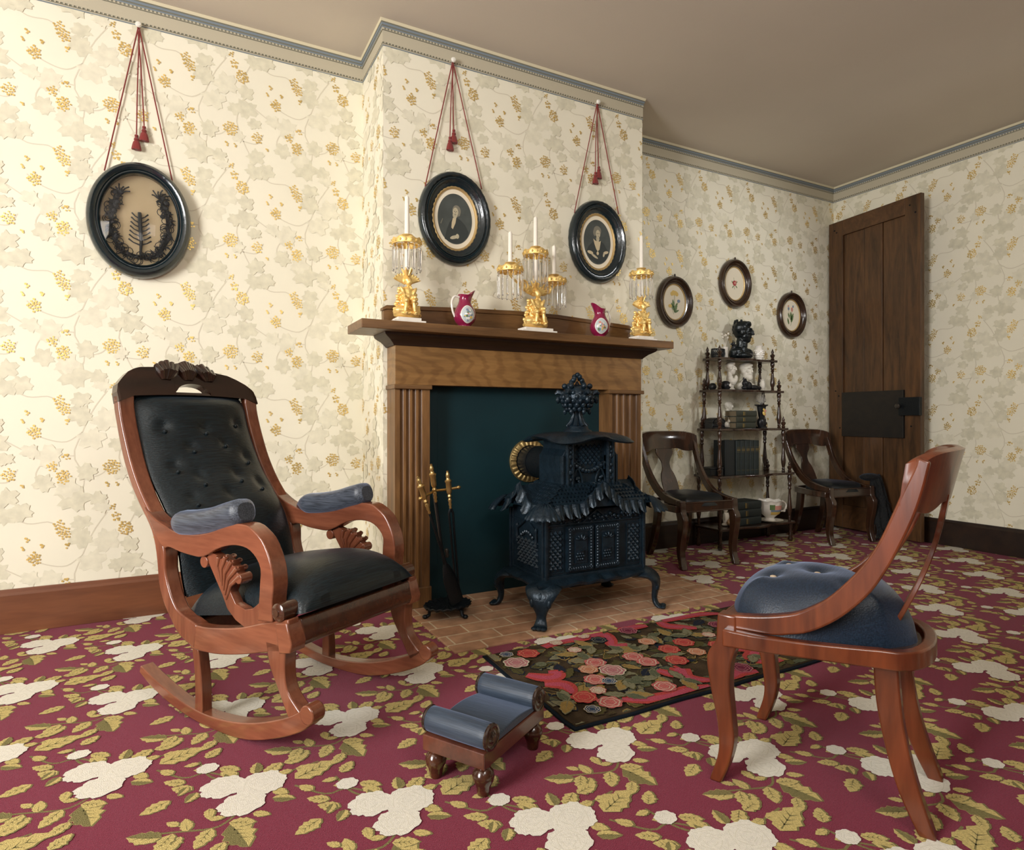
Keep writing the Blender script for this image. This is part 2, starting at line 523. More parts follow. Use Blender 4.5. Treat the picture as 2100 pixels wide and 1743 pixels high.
    def sweep(self, path, prof, loop=False, m=None):
        """sweep closed profile (across, up) along a horizontal-plane path with mitred corners (path given as xy)"""
        P = [Vector((p[0], p[1])) for p in path]
        rings = []
        N = len(P)
        for i in range(N):
            d0 = (P[i] - P[i - 1]).normalized() if (i > 0 or loop) else None
            d1 = (P[(i + 1) % N] - P[i]).normalized() if (i < N - 1 or loop) else None
            if d0 is None:
                d0 = d1
            if d1 is None:
                d1 = d0
            n0, n1 = Vector((d0.y, -d0.x)), Vector((d1.y, -d1.x))
            b = n0 + n1
            b = b / max(0.2, b.dot(n0))
            rings.append([(P[i].x + b.x * a, P[i].y + b.y * a, z) for a, z in prof])
        self.loft(rings, loop=loop, m=m)

    def build(self, name, mats, parent=None, smooth=True, bev=0.0, seg=2, angle=40, sub=0, remesh=0.0, loc=None, recalc=True):
        me = bpy.data.meshes.new(name)
        me.from_pydata([tuple(v) for v in self.v], [], self.f)
        if not isinstance(mats, (list, tuple)):
            mats = [mats]
        for x in mats:
            me.materials.append(x)
        me.polygons.foreach_set('material_index', self.m)
        if recalc:
            bm = bmesh.new()
            bm.from_mesh(me)
            bmesh.ops.recalc_face_normals(bm, faces=bm.faces)
            bm.to_mesh(me)
            bm.free()
        me.polygons.foreach_set('use_smooth', [smooth] * len(me.polygons))
        if smooth:
            me.set_sharp_from_angle(angle=math.radians(angle))
        me.update()
        o = bpy.data.objects.new(name, me)
        COL.objects.link(o)
        if parent:
            o.parent = parent
        if loc:
            o.location = loc
        if remesh > 0:
            md = o.modifiers.new('remesh', 'REMESH')
            md.mode = 'VOXEL'
            md.voxel_size = remesh
            md.use_smooth_shade = True
            sm = o.modifiers.new('smooth', 'SMOOTH')
            sm.factor = 0.5
            sm.iterations = 3
        if bev > 0:
            md = o.modifiers.new('bevel', 'BEVEL')
            md.width = bev
            md.segments = seg
            md.limit_method = 'ANGLE'
            md.angle_limit = math.radians(35)
        if sub:
            md = o.modifiers.new('subdivision', 'SUBSURF')
            md.levels = md.render_levels = sub
        return o


def thing(name, label, cat, loc=(0, 0, 0), rz=0.0, group=None):
    o = bpy.data.objects.new(name, None)
    COL.objects.link(o)
    o.empty_display_size = 0.1
    o.location = loc
    o.rotation_euler = (0, 0, rz)
    return tag(o, label, cat, group)


def tag(o, label, cat, group=None):
    o['label'] = label
    o['category'] = cat
    if group:
        o['group'] = group
    return o


def struct(o, label=None):
    o['kind'] = 'structure'
    if label:
        o['label'] = label
    return o


def copy_part(src, parent, loc=None, rot=None, scale=None):
    c = src.copy()
    COL.objects.link(c)
    c.parent = parent
    if loc is not None:
        c.location = loc
    if rot is not None:
        c.rotation_euler = rot
    if scale is not None:
        c.scale = scale
    return c


def copy_tree(src, loc, rz=0.0, label=None, group=None):
    r = src.copy()
    COL.objects.link(r)
    r.location = loc
    r.rotation_euler = (0, 0, rz)
    if label:
        r['label'] = label
    if group:
        r['group'] = group
    for ch in list(src.children):
        c = copy_part(ch, r)
        for g in list(ch.children):
            copy_part(g, c)
    return r


def clip_rect(poly, x0, x1, y0, y1):
    def cut(P, inside, inter):
        out = []
        for i in range(len(P)):
            a, b = P[i - 1], P[i]
            ia, ib = inside(a), inside(b)
            if ib:
                if not ia:
                    out.append(inter(a, b))
                out.append(b)
            elif ia:
                out.append(inter(a, b))
        return out

    def ix(v):
        return lambda a, b: (v, a[1] + (b[1] - a[1]) * (v - a[0]) / (b[0] - a[0]))

    def iy(v):
        return lambda a, b: (a[0] + (b[0] - a[0]) * (v - a[1]) / (b[1] - a[1]), v)
    P = poly
    for ins, itr in ((lambda p: p[0] >= x0, ix(x0)), (lambda p: p[0] <= x1, ix(x1)), (lambda p: p[1] >= y0, iy(y0)), (lambda p: p[1] <= y1, iy(y1))):
        if len(P) < 3:
            return []
        P = cut(P, ins, itr)
    return P if len(P) >= 3 else []

# ================================================================== THE ROOM
YR, YB = 3.197, 2.828            # recess wall, chimney breast
BX0, BX1 = 0.820, 2.362          # chimney breast sides
XR, XL, YF = 4.645, -3.2, -2.2  # right wall, left wall, wall behind the camera
ZC = 2.738                       # ceiling

W_GOLD = [(0.0, 0.0, 20), (0.011, 0.041, 28), (0.044, 0.096, 45), (0.276, 0.066, 30), (0.295, 0.099, 38), (0.306, 0.154, 18), (0.195, 0.198, 38),
          (0.222, 0.145, 10), (0.156, 0.151, 10), (0.255, 0.343, 30), (0.303, 0.301, 22), (0.293, 0.388, 42), (0.465, 0.351, 48), (0.45, 0.425, 15),
          (0.487, 0.425, 12), (0.11, 0.373, 38), (0.156, 0.42, 10), (0.171, 0.116, 16)]
W_LEAF = [(0.393, 0.225, 75, -60), (0.062, 0.239, 75, -100), (0.358, 0.125, 70, 200), (0.443, 0.142, 80, -30), (0.096, 0.014, 60, 40), (0.358, 0.062, 55, 120),
          (0.249, 0.299, 75, 170), (0.229, 0.41, 60, 200), (0.331, 0.481, 85, -70), (0.303, 0.432, 70, -10), (0.103, 0.463, 60, -40), (0.015, 0.25, 50, -90),
          (0.429, 0.522, 50, 60), (0.148, 0.526, 60, -20), (0.372, 0.371, 60, 10), (0.029, 0.382, 45, 150), (0.415, 0.487, 50, 90), (0.058, 0.168, 55, 30),
          (0.18, 0.28, 50, 60), (0.10, 0.31, 45, 110)]
W_STEM = [[(0.45, 0.02), (0.40, 0.10), (0.36, 0.2), (0.33, 0.3), (0.37, 0.4), (0.33, 0.5)], [(0.36, 0.2), (0.30, 0.24), (0.22, 0.22), (0.17, 0.18)],
          [(0.10, 0.0), (0.06, 0.08), (0.05, 0.2), (0.02, 0.3), (0.05, 0.4), (0.1, 0.5)], [(0.33, 0.3), (0.25, 0.3), (0.2, 0.37), (0.22, 0.44)],
          [(0.05, 0.2), (0.14, 0.26), (0.2, 0.3), (0.27, 0.35)], [(0.37, 0.4), (0.43, 0.38), (0.47, 0.33)], [(0.05, 0.4), (0.11, 0.40), (0.14, 0.35)],
          [(0.10, 0.0), (0.17, 0.05), (0.25, 0.05), (0.28, 0.1)]]
TW, TH = 0.472, 0.526


def grape_leaf(s, ang, seed):
    rr = random.Random(seed)
    P = []
    for k in range(30):
        a = 2 * PI * k / 30
        lobe = abs(math.cos(2.5 * a)) ** 0.7
        r = s * (0.60 + 0.34 * lobe) * (1.0 if math.cos(a) > -0.8 else 0.75) * (1 + 0.12 * (k % 2) - 0.06 + rr.uniform(-.05, .05))
        P.append((r * math.cos(a + ang) * 1.1, r * math.sin(a + ang)))
    return P


def strip(P, w):
    P = cr_interp(P, 14)
    out = []
    for i in range(len(P) - 1):
        d = (P[i + 1] - P[i]).normalized()
        nrm = Vector((-d[1], d[0])) * w / 2
        out.append([tuple(P[i] - nrm), tuple(P[i + 1] - nrm), tuple(P[i + 1] + nrm), tuple(P[i] + nrm)])
    return out


def paper(mb, u0, u1, z0, z1, phu, mapf, phz=2.595):
    """one papered rectangle: ground, stems, leaves and gold berries, all within the mesh of the wall"""
    e = 0.0005
    mb.poly([mapf(u0, z0, 0), mapf(u1, z0, 0), mapf(u1, z1, 0), mapf(u0, z1, 0)], 0)

    def put(P, off, m):
        if max(p[0] for p in P) < u0 or min(p[0] for p in P) > u1 or max(p[1] for p in P) < z0 or min(p[1] for p in P) > z1:
            return
        Q = clip_rect(P, u0, u1, z0, z1)
        if len(Q) >= 3:
            mb.poly([mapf(a, b, off) for a, b in Q], m)
    i0, i1 = math.floor((u0 - phu) / TW) - 1, math.ceil((u1 - phu) / TW) + 1
    for i in range(i0, i1):
        for j in range(-1, 6):
            ox, oz = phu + i * TW, phz - j * TH
            for s in W_STEM:
                for q in strip([(ox + a, oz - b) for a, b in s], 0.0045):
                    put(q, e, 4)
            for k, (a, b, s, ang) in enumerate(W_LEAF):
                L = grape_leaf(s * 0.00072, math.radians(ang), k)
                put([(ox + a + x, oz - b + z) for x, z in L], e + 5e-5 * (k + 1 + 22 * ((i + j) % 2)), 1 if k % 3 else 2)
            for k, (a, b, s) in enumerate(W_GOLD):
                R = s * 0.00070
                rr = random.Random(k * 7 + 1)
                n = max(3, int(s * s / 70))
                for c in range(n):
                    t = 2.399963 * c
                    q = R * math.sqrt((c + 0.4) / n)
                    x, z = ox + a + q * math.cos(t) * 0.9 + rr.uniform(-.002, .002), oz - b + q * math.sin(t) + rr.uniform(-.002, .002)
                    rad = rr.uniform(0.0032, 0.0050)
                    put([(x + rad * math.cos(h * PI / 3), z + rad * math.sin(h * PI / 3)) for h in range(6)], e * 6 + 3e-5 * (k + 1) + 1.2e-5 * (c % 3), 3)


PAPER = [M['paper'], M['leaf_a'], M['leaf_b'], M['gold_ink'], M['stem']]
ZP = 2.628  # top of the paper, where the border starts
# back wall with the chimney breast, one continuous wall
mb = MB()
paper(mb, XL, BX0, 0, ZP, 0.1985, lambda u, z, o: (u, YR - o, z))
paper(mb, BX0, BX1, 0, ZP, 1.234, lambda u, z, o: (u, YB - o, z))
paper(mb, BX1, XR, 0, ZP, 2.708 - 3 * TW, lambda u, z, o: (u, YR - o, z))
paper(mb, YB, YR, 0, ZP, YB + 0.08, lambda u, z, o: (BX0 - o, u, z))
paper(mb, YB, YR, 0, ZP, YB + 0.2, lambda u, z, o: (BX1 + o, u, z))
for x0, x1, y in ((XL, BX0, YR), (BX0, BX1, YB), (BX1, XR, YR)):
    mb.poly([(x0, y, ZP), (x1, y, ZP), (x1, y, ZC + 0.02), (x0, y, ZC + 0.02)], 0)
for x in (BX0, BX1):
    mb.poly([(x, YB, ZP), (x, YR, ZP), (x, YR, ZC + 0.02), (x, YB, ZC + 0.02)], 0)
mb.box2((XL, YR + 0.002, 0), (XR + 0.1, YR + 0.12, ZC + 0.02), 0)
struct(mb.build('wall_back', PAPER, smooth=False, recalc=False), 'cream floral papered back wall with chimney breast')
mb = MB()
paper(mb, YF, YR, 0, ZP, 3.1 - 7 * TW, lambda u, z, o: (XR - o, u, z))
mb.poly([(XR, YF, ZP), (XR, YR, ZP), (XR, YR, ZC + .02), (XR, YF, ZC + .02)], 0)
mb.box2((XR + 0.002, YF, 0), (XR + 0.12, YR, ZC + 0.02), 0)
struct(mb.build('wall_right', PAPER, smooth=False, recalc=False), 'cream floral papered right wall behind the plank door')
mb = MB()
mb.box2((XL - 0.12, YF, 0), (XL, YR + 0.12, ZC + 0.02), 0)
struct(mb.build('wall_left', [M['wall_plain']], smooth=False))
mb = MB()
mb.box2((XL - 0.12, YF - 0.12, 0), (XR + 0.12, YF, ZC + 0.02), 0)
struct(mb.build('wall_front', [M['wall_plain']], smooth=False))
mb = MB()
mb.box2((XL - 0.12, YF - 0.12, ZC), (XR + 0.12, YR + 0.12, ZC + 0.1), 0)
struct(mb.build('ceiling', M['ceiling'], smooth=False), 'plain taupe plaster ceiling')

# printed border with a slim moulding at the ceiling: runs round recess, breast and right wall
path = [(XL, YR), (BX0, YR), (BX0, YB), (BX1, YB), (BX1, YR), (XR, YR), (XR, YF)]
mb = MB()


def band(z0, z1, d0, d1, m):
    mb.sweep(path, [(-0.001, z0), (d0, z0), (d1, z1), (-0.001, z1)], m=m)


band(2.617, 2.6205, 0.0035, 0.0035, 2)
band(2.6205, 2.625, 0.003, 0.003, 0)
band(2.625, 2.634, 0.0035, 0.0035, 1)
band(2.634, 2.688, 0.003, 0.003, 0)
band(2.688, 2.6905, 0.006, 0.006, 1)
band(2.6905, 2.700, 0.0055, 0.0055, 0)
band(2.700, 2.706, 0.006, 0.007, 2)
band(2.706, 2.711, 0.008, 0.008, 3)
band(2.711, 2.720, 0.009, 0.011, 2)
band(2.720, 2.725, 0.012, 0.012, 3)
band(2.725, ZC, 0.013, 0.016, 4)
# dotted rows of the print
for z, s in ((2.6295, 0.006), (2.6955, 0.007)):
    for (ax, ay), (bx, by) in zip(path[:-1], path[1:]):
        L = math.hypot(bx - ax, by - ay)
        dx, dy = (bx - ax) / L, (by - ay) / L
        nx, ny = dy, -dx
        for k in range(int(L / 0.0155)):
            c = (k + 0.5) * 0.0155
            mb.box((ax + dx * c + nx * 0.0045, ay + dy * c + ny * 0.0045, z), (s if abs(dx) > .5 else 0.0035, s if abs(dy) > .5 else 0.0035, s), 0 if z < 2.66 else 1)
struct(mb.build('trim_1', [M['border'], M['border_line'], M['border_blue'], M['border_line'], M['border_cream']], smooth=False), 'grey and cream printed border with blue moulding along the ceiling')

# baseboards
for nm, P in (('baseboard_left', [(XL, YR), (BX0, YR), (BX0, YB)]), ('baseboard_back', [(BX1, YB), (BX1, YR), (XR, YR)]), ('baseboard_right', [(XR, YR), (XR, YF)])):
    mb = MB()
    mb.sweep(P, [(-0.001, 0), (0.02, 0), (0.02, 0.155), (0.013, 0.165), (0.011, 0.1785), (-0.001, 0.1785)])
    struct(mb.build(nm, M['base_wood' if nm.endswith('left') else 'base_dark'], smooth=False, bev=0.002))

# ------------------------------------------------------------------ carpet
C_LEAF = [(-0.046, -0.103, -0.017, -0.197), (-0.048, -0.097, 0.004, -0.119), (-0.082, -0.099, -0.116, -0.154), (-0.128, -0.085, -0.132, -0.037),
          (-0.14, -0.098, -0.169, -0.131), (-0.178, -0.083, -0.242, -0.049), (-0.145, -0.056, -0.168, -0.033), (-0.155, -0.08, -0.189, -0.129),
          (-0.117, 0.074, -0.161, 0.104), (-0.163, 0.052, -0.222, 0.022), (0.046, -0.048, 0.092, -0.072), (0.001, -0.086, 0.034, -0.108),
          (0.051, -0.015, 0.081, -0.045), (0.239, -0.084, 0.283, -0.116), (0.161, -0.115, 0.116, -0.087), (0.167, -0.135, 0.147, -0.166),
          (0.135, -0.06, 0.109, -0.027), (0.113, 0.053, 0.177, 0.013), (0.104, 0.051, 0.064, 0.047), (-0.074, 0.153, -0.114, 0.161),
          (-0.108, 0.057, -0.133, 0.024), (-0.084, -0.024, -0.086, -0.066), (-0.086, -0.066, -0.055, -0.072), (0.104, 0.006, 0.206, 0.045),
          (-0.02, 0.085, -0.055, 0.12), (0.02, 0.075, 0.03, 0.125), (0.09, 0.09, 0.15, 0.10), (-0.21, -0.13, -0.26, -0.17), (0.21, -0.02, 0.245, 0.02),
          (-0.06, -0.16, -0.095, -0.20), (0.25, -0.12, 0.27, -0.16), (-0.10, 0.19, -0.135, 0.19)]
C_ROSE = [(-0.052, 0.051, 0.047), (0.030, 0.024, 0.053), (-0.018, -0.040, 0.047), (0.212, -0.074, 0.024)]
C_STEM = [[(-0.02, -0.06), (-0.07, -0.1), (-0.14, -0.08), (-0.2, -0.06)], [(0.1, -0.02), (0.16, -0.09), (0.21, -0.09), (0.27, -0.15)], [(-0.04, 0.07), (-0.08, 0.12), (-0.1, 0.2)],
          [(0.05, 0.04), (0.11, 0.05), (0.17, 0.06)]]


def carpet_leaf(ax, ay, bx, by, seed, fat=0.23):
    L = math.hypot(bx - ax, by - ay)
    dx, dy = (bx - ax) / L, (by - ay) / L
    L *= 1.0
    rr = random.Random(seed)
    n = 9
    up, dn = [], []
    for k in range(n + 1):
        t = k / n
        w = L * fat * (math.sin(PI * t ** 0.8)) ** 0.8
        j = 1 + (0.15 if k % 2 else -0.10)
        up.append((t, w * j * rr.uniform(.9, 1.1)))
        dn.append((t, -w * (2 - j) * rr.uniform(.9, 1.1)))

    def g(t, w):
        return (ax + dx * L * t - dy * w, ay + dy * L * t + dx * w)
    full = [g(t, w) for t, w in up] + [g(t, w) for t, w in reversed(dn[1:-1])]
    half = [g(t, w * 0.96) for t, w in dn] + [g(t, 0.10 * w) for t, w in reversed(up[1:-1])]
    vein = [g(0.08, -L * .018), g(0.8, 0), g(0.08, L * .018)]
    vs = []
    for t in (0.25, 0.42, 0.6):
        for s in (-1, 1):
            w = s * L * fat * 0.6
            vs.append([g(t - .025, 0), g(t + .025, 0), g(t + .16, w)] if s > 0 else [g(t + .025, 0), g(t - .025, 0), g(t + .16, w)])
    return full, half, vein, vs


def carpet_rose(cx, cy, r, seed):
    rr = random.Random(seed)
    out = []
    ph = rr.uniform(0, 6)
    for k in range(40):
        a = 2 * PI * k / 40
        q = r * (0.90 + 0.13 * abs(math.sin(3.5 * a + ph)) + 0.05 * (k % 2) + rr.uniform(-.03, .03))
        out.append((cx + q * math.cos(a) * 1.06, cy + q * math.sin(a) * .94))
    arcs = []
    for ring, n in ((0.78, 4), (0.55, 4), (0.32, 3)):
        for k in range(n):
            a0 = ph + k * 2 * PI / n + ring * 3
            P = []
            for i in range(7):
                a = a0 + 1.25 * i / 6
                q = r * ring * (1 - .12 * math.cos((i - 3) / 3 * PI / 2))
                P.append((cx + q * math.cos(a), cy + q * math.sin(a)))
            arcs.append(P)
    return out, arcs


mb = MB()
FX0, FX1, FY0, FY1 = -1.5, XR, -0.2, YR
mb.poly([(XL - .1, YF - .1, 0), (XR + .1, YF - .1, 0), (XR + .1, YR + .1, 0), (XL - .1, YR + .1, 0)], 0)
mb.poly([(XL - .1, YR + .1, -0.05), (XR + .1, YR + .1, -0.05), (XR + .1, YF - .1, -0.05), (XL - .1, YF - .1, -0.05)], 0)


def fput(P, z, m):
    if max(p[0] for p in P) < FX0 or min(p[0] for p in P) > FX1 or max(p[1] for p in P) < FY0 or min(p[1] for p in P) > FY1:
        return
    cx, cy = P[0]
    if 0.95 < cx < 2.35 and 2.2 < cy < 2.83:
        return
    Q = clip_rect(P, FX0, FX1, FY0, FY1)
    if len(Q) >= 3:
        ar = sum(Q[i - 1][0] * Q[i][1] - Q[i][0] * Q[i - 1][1] for i in range(len(Q)))
        if ar < 0:
            Q.reverse()
        mb.poly([(a, b, z) for a, b in Q], m)


PX, PY = 0.588, 0.455
e = 0.00035
for i in range(-6, 8):
    for j in range(-5, 6):
        for h in (0, 1):
            ox, oy = 1.0156 + i * PX + h * PX / 2, 1.3416 + j * PY + h * PY / 2
            if not (FX0 - .3 < ox < FX1 + .3 and FY0 - .3 < oy < FY1 + .3):
                continue
            for s in C_STEM:
                for q in strip([(ox + a, oy + b) for a, b in s], 0.006):
                    fput(q, e * .5, 2)
            for k, (a, b, c, d) in enumerate(C_LEAF):
                full, half, vein, vs = carpet_leaf(ox + a, oy + b, ox + c, oy + d, k, 0.27 if k % 4 else 0.30)
                zl = e * .8 + 4e-5 * (k + 1) + 2e-5 * h
                fput([(x + .004, y - .003) for x, y in full], zl, 2)
                fput(full, zl + 1e-5, 1)
                if k % 5 == 0:
                    fput(half, zl + 1.4e-5, 2)
                fput(vein, zl + 1.8e-5, 2)
                if math.hypot(c - a, d - b) > .05:
                    for v in vs:
                        fput(v, zl + 1.8e-5, 2)
            for k, (a, b, r) in enumerate(C_ROSE):
                o, arcs = carpet_rose(ox + a, oy + b, r, k + 3)
                fput(o, 0.0019 + 1e-4 * k, 3)
                for A in arcs:
                    for q in strip(A, 0.0022 if r > .03 else .0012):
                        fput(q, 0.0019 + 1e-4 * (k + .5), 4)
struct(mb.build('floor', [M['carpet'], M['carpet_leaf'], M['carpet_olive'], M['carpet_rose'], M['carpet_rose_line']], smooth=False, recalc=False), 'maroon carpet woven with white roses and olive leaves')

# brick hearth let into the carpet
mb = MB()
mb.box2((0.89, 2.13, -0.04), (2.40, YB, 0.007), 0)
h = mb.build('hearth', M['brick'], smooth=False, bev=0.003)
tag(h, 'worn red brick hearth laid flush before the fireplace', 'hearth')

# ------------------------------------------------------------------ plank door standing open against the right wall
dr = bpy.data.objects.new('door_1', None)
COL.objects.link(dr)
dr.location = (4.585, 3.10, 0.0)
dt = Vector((-0.139, -0.990))
dr.rotation_euler = (0, 0, math.atan2(dt.y, dt.x))   # local x runs along the door towards the viewer, local -y into the room
struct(dr, 'dark plank door with black lock board against the right wall')
DM = M['door_wood']


def dpart(name, boxes, m, bev=0.002):
    b = MB()
    for p, q in boxes:
        b.box2(p, q)
    o = b.build(name, m, dr, smooth=False, bev=bev)
    o['kind'] = 'structure'
    return o


Z0, Z1 = 0.025, 2.423
dpart('stile', [((-0.075, -0.0, Z0), (0.055, -0.034, Z1))], DM)
dpart('stile', [((0.574, -0.0, Z0), (0.69, -0.034, Z1))], DM)
dpart('top_rail', [((0.055, -0.0, 2.305), (0.574, -0.034, Z1))], M['door_wood_x'])
dpart('bottom_rail', [((0.055, -0.0, Z0), (0.574, -0.034, 0.20))], M['door_wood_x'])
for a, b in ((0.057, 0.236), (0.240, 0.390), (0.395, 0.572)):
    dpart('plank', [((a, -0.002, 0.20), (b, -0.020 - (0.004 if a == 0.240 else 0), 2.305))], DM, 0.003)
dpart('mid_rail', [((0.048, -0.0, 0.735), (0.562, -0.036, 1.076))], M['door_dark'])
lk = dpart('rim_lock', [((0.545, -0.036, 0.895), (0.70, -0.062, 1.022))], M['iron_black'])
b = MB()
b.lathe([(0.006, 0), (0.009, 0.012), (0.017, 0.018), (0.019, 0.028), (0.014, 0.036), (0.0, 0.038)], 16, (0.556, -0.06, 0.961), R=rotm('X', 90))
o = b.build('door_knob', M['steel'], lk)
b = MB()
for (u, z) in ((0.02, 1.05), (0.03, 0.80), (0.62, 0.82), (0.61, 2.36), (-0.02, 2.36), (0.0, 2.34), (0.65, 2.30), (-0.01, 1.09), (0.61, 0.15)):
    b.lathe([(0.006, 0), (0.006, 0.003), (0.0, 0.0035)], 8, (u, -0.034, z), R=rotm('X', 90))
o = b.build('nail_head', M['iron_black'], dr)

# ================================================================== MANTELPIECE
mt = thing('mantelpiece', 'plain walnut mantelpiece with fluted pilasters around the dark fireboard', 'mantelpiece', (0, 0, 0))
YM = 2.706          # pilaster face
SH0, SH1 = 1.258, 1.297
mb = MB()
mb.box2((0.655, 2.575, SH0), (2.372, YB, SH1))
o = mb.build('shelf', M['walnut'], mt, smooth=False, bev=0.003)
mb = MB()
prof = [(0.812, SH1), (0.812, 1.385), (0.830, 1.396), (1.15, 1.412), (1.5, 1.424), (1.75, 1.424), (2.0, 1.412), (2.235, 1.400), (2.248, 1.392), (2.248, SH1)]
mb.prism(prof, 2.795, YB)
cap = [(0.806, 1.374), (0.806, 1.388), (0.826, 1.400), (1.15, 1.416), (1.5, 1.428), (1.75, 1.428), (2.0, 1.416), (2.235, 1.404), (2.254, 1.395), (2.254, 1.381), (2.0, 1.396), (1.75, 1.408),
       (1.5, 1.408), (1.15, 1.396), (0.826, 1.382)]
mb.prism(cap, 2.787, YB)
mb.build('backboard', M['walnut'], mt, smooth=False, bev=0.002)
mb = MB()
pr = [(-0.0, SH0), (0.105, SH0), (0.098, 1.247), (0.082, 1.240), (0.05, 1.229), (0.022, 1.214), (0.012, 1.206), (0.0, 1.206)]
mb.sweep([(0.839, YB), (0.839, YM), (2.250, YM), (2.250, YB)], [(a * 0.62, z) for a, z in pr])
mb.build('bed_moulding', M['walnut_dark'], mt, smooth=False, bev=0.0015)
mb = MB()
mb.box2((0.839, YM - 0.004, 1.030), (2.250, YB, 1.240))
mb.build('frieze', M['walnut_fig'], mt, smooth=False, bev=0.002)
for x0, x1 in ((0.831, 1.012), (2.020, 2.262)):
    mb = MB()
    mb.box2((x0, YM - 0.016, 1.010), (x1, YB, 1.030))
    mb.build('capital_strip', M['walnut'], mt, smooth=False, bev=0.003)
for x0, x1 in ((0.839, 1.005), (2.030, 2.250)):
    mb = MB()
    n = 4
    w = 0.034
    m0 = x0 + 0.02
    m1 = x1 - 0.028 if x0 < 1 else x1 - 0.02
    P = [(x0, YB)]
    P += [(x0, YM)]
    step = (m1 - m0) / n
    for k in range(n):
        a = m0 + k * step
        P += [(a + 0.003, YM)]
        for q in range(1, 8):
            t = PI * q / 8
            P.append((a + 0.003 + (step - 0.006) * (1 - math.cos(t)) / 2, YM + 0.013 * math.sin(t)))
        P += [(a + step - 0.003, YM)]
    P += [(x1, YM), (x1, YB)]
    mb.prism(P, 0.10, 1.012, frame=lambda a, y, b: (a, b, y))
    pl = mb.build('pilaster', M['walnut_z'], mt, smooth=True, angle=30)
    mb = MB()
    mb.box2((x0 - 0.006, YM - 0.010, 0.007), (x1 + 0.006, YB, 0.10))
    mb.build('plinth', M['walnut_z'], pl, smooth=False, bev=0.003)
mb = MB()
mb.box2((1.005, 2.795, 0.007), (2.030, YB - 0.002, 1.03))
mb.box2((1.005, 2.788, 0.007), (1.075, 2.796, 1.03))
fb = mb.build('fireboard', M['fireboard'], mt, smooth=False, bev=0.002)
fb['label'] = 'dark teal painted fireboard'

# ================================================================== HANGING OVAL PICTURES
NE = 72


def oval(rx, rz, n=NE, cx=0, cz=0):
    return [(cx + rx * math.cos(2 * PI * k / n), cz + rz * math.sin(2 * PI * k / n)) for k in range(n)]


def oval_ring(mb, rx, rz, prof, n=NE, carve=0.0, freq=20):
    """sweep a moulding profile (outward from the rim rx/rz, towards the viewer) round an oval lying on a wall facing -y"""
    rings = []
    for k in range(n):
        a = 2 * PI * k / n
        ring = []
        for q, (dr_, dy) in enumerate(prof):
            c = carve * (1 if (k % 2) else -1) * (1 if 0 < q < len(prof) - 1 else 0)
            ring.append(((rx + dr_) * math.cos(a), -(dy + c), (rz + dr_) * math.sin(a)))
        rings.append(ring)
    mb.loft(rings, loop=True)


def oval_disc(mb, rx, rz, y, m=None, dome=0.0, rings=6):
    if dome == 0:
        mb.poly([(x, y, z) for x, z in oval(rx, rz)], m)
        return
    R = []
    for i in range(1, rings + 1):
        t = i / rings
        R.append([(x * t, y - dome * (1 - t * t), z * t) for x, z in oval(rx, rz)])
    mb.loft(R, cap=True, m=m)


def tassel(name, parent, x, y, z, L=0.068):
    mb = MB()
    mb.lathe([(0.003, 0), (0.0075, -0.003), (0.0075, -0.010), (0.0045, -0.013), (0.009, -0.017), (0.011, -0.024), (0.0075, -0.028)], 12, (x, y, z))
    rings = []
    for i, (r, dz) in enumerate([(0.0075, -0.027), (0.0125, -0.036), (0.016, -0.052), (0.0185, -L), (0.002, -L + 0.002)]):
        rings.append([(x + r * (1 + .10 * (k % 2)) * math.cos(2 * PI * k / 20), y + r * .6 * (1 + .10 * (k % 2)) * math.sin(2 * PI * k / 20), z + dz + (.002 * (k % 2) if i == 3 else 0)) for k in range(20)])
    mb.loft(rings)
    return mb.build(name, M['cord'], parent)


def hung(name, label, cx, cz, y, nail, att, tops, group, rx, rz, prof, carve):
    """frame hung from a knob by two cords, plus two loose cord ends with tassels"""
    t = thing(name, label, 'picture', (cx, y, cz), 0, group)
    mb = MB()
    oval_ring(mb, rx, rz, prof, carve=carve)
    mb.build('frame', M['frame_black'], t, angle=50)
    nx, nz = nail[0] - cx, nail[1] - cz
    for (ax, az) in att:
        mb = MB()
        mb.tube([(nx, -0.010, nz), ((nx + ax - cx) / 2, -0.009, (nz + az - cz) / 2), (ax - cx, -0.010, az - cz)], 0.0028, 6)
        mb.build('cord', M['cord'], t)
    for i, (tx, tz) in enumerate(tops):
        mb = MB()
        mb.tube(cr_interp([(nx + (.004 if i else -.004), -0.012, nz), ((nx + tx - cx) / 2, -0.008, (nz + tz - cz) / 2), (tx - cx, -0.013, tz - cz)], 8), 0.0026, 6)
        c = mb.build('cord', M['cord'], t)
        tassel('tassel', c, tx - cx, -0.014, tz - cz)
    return t


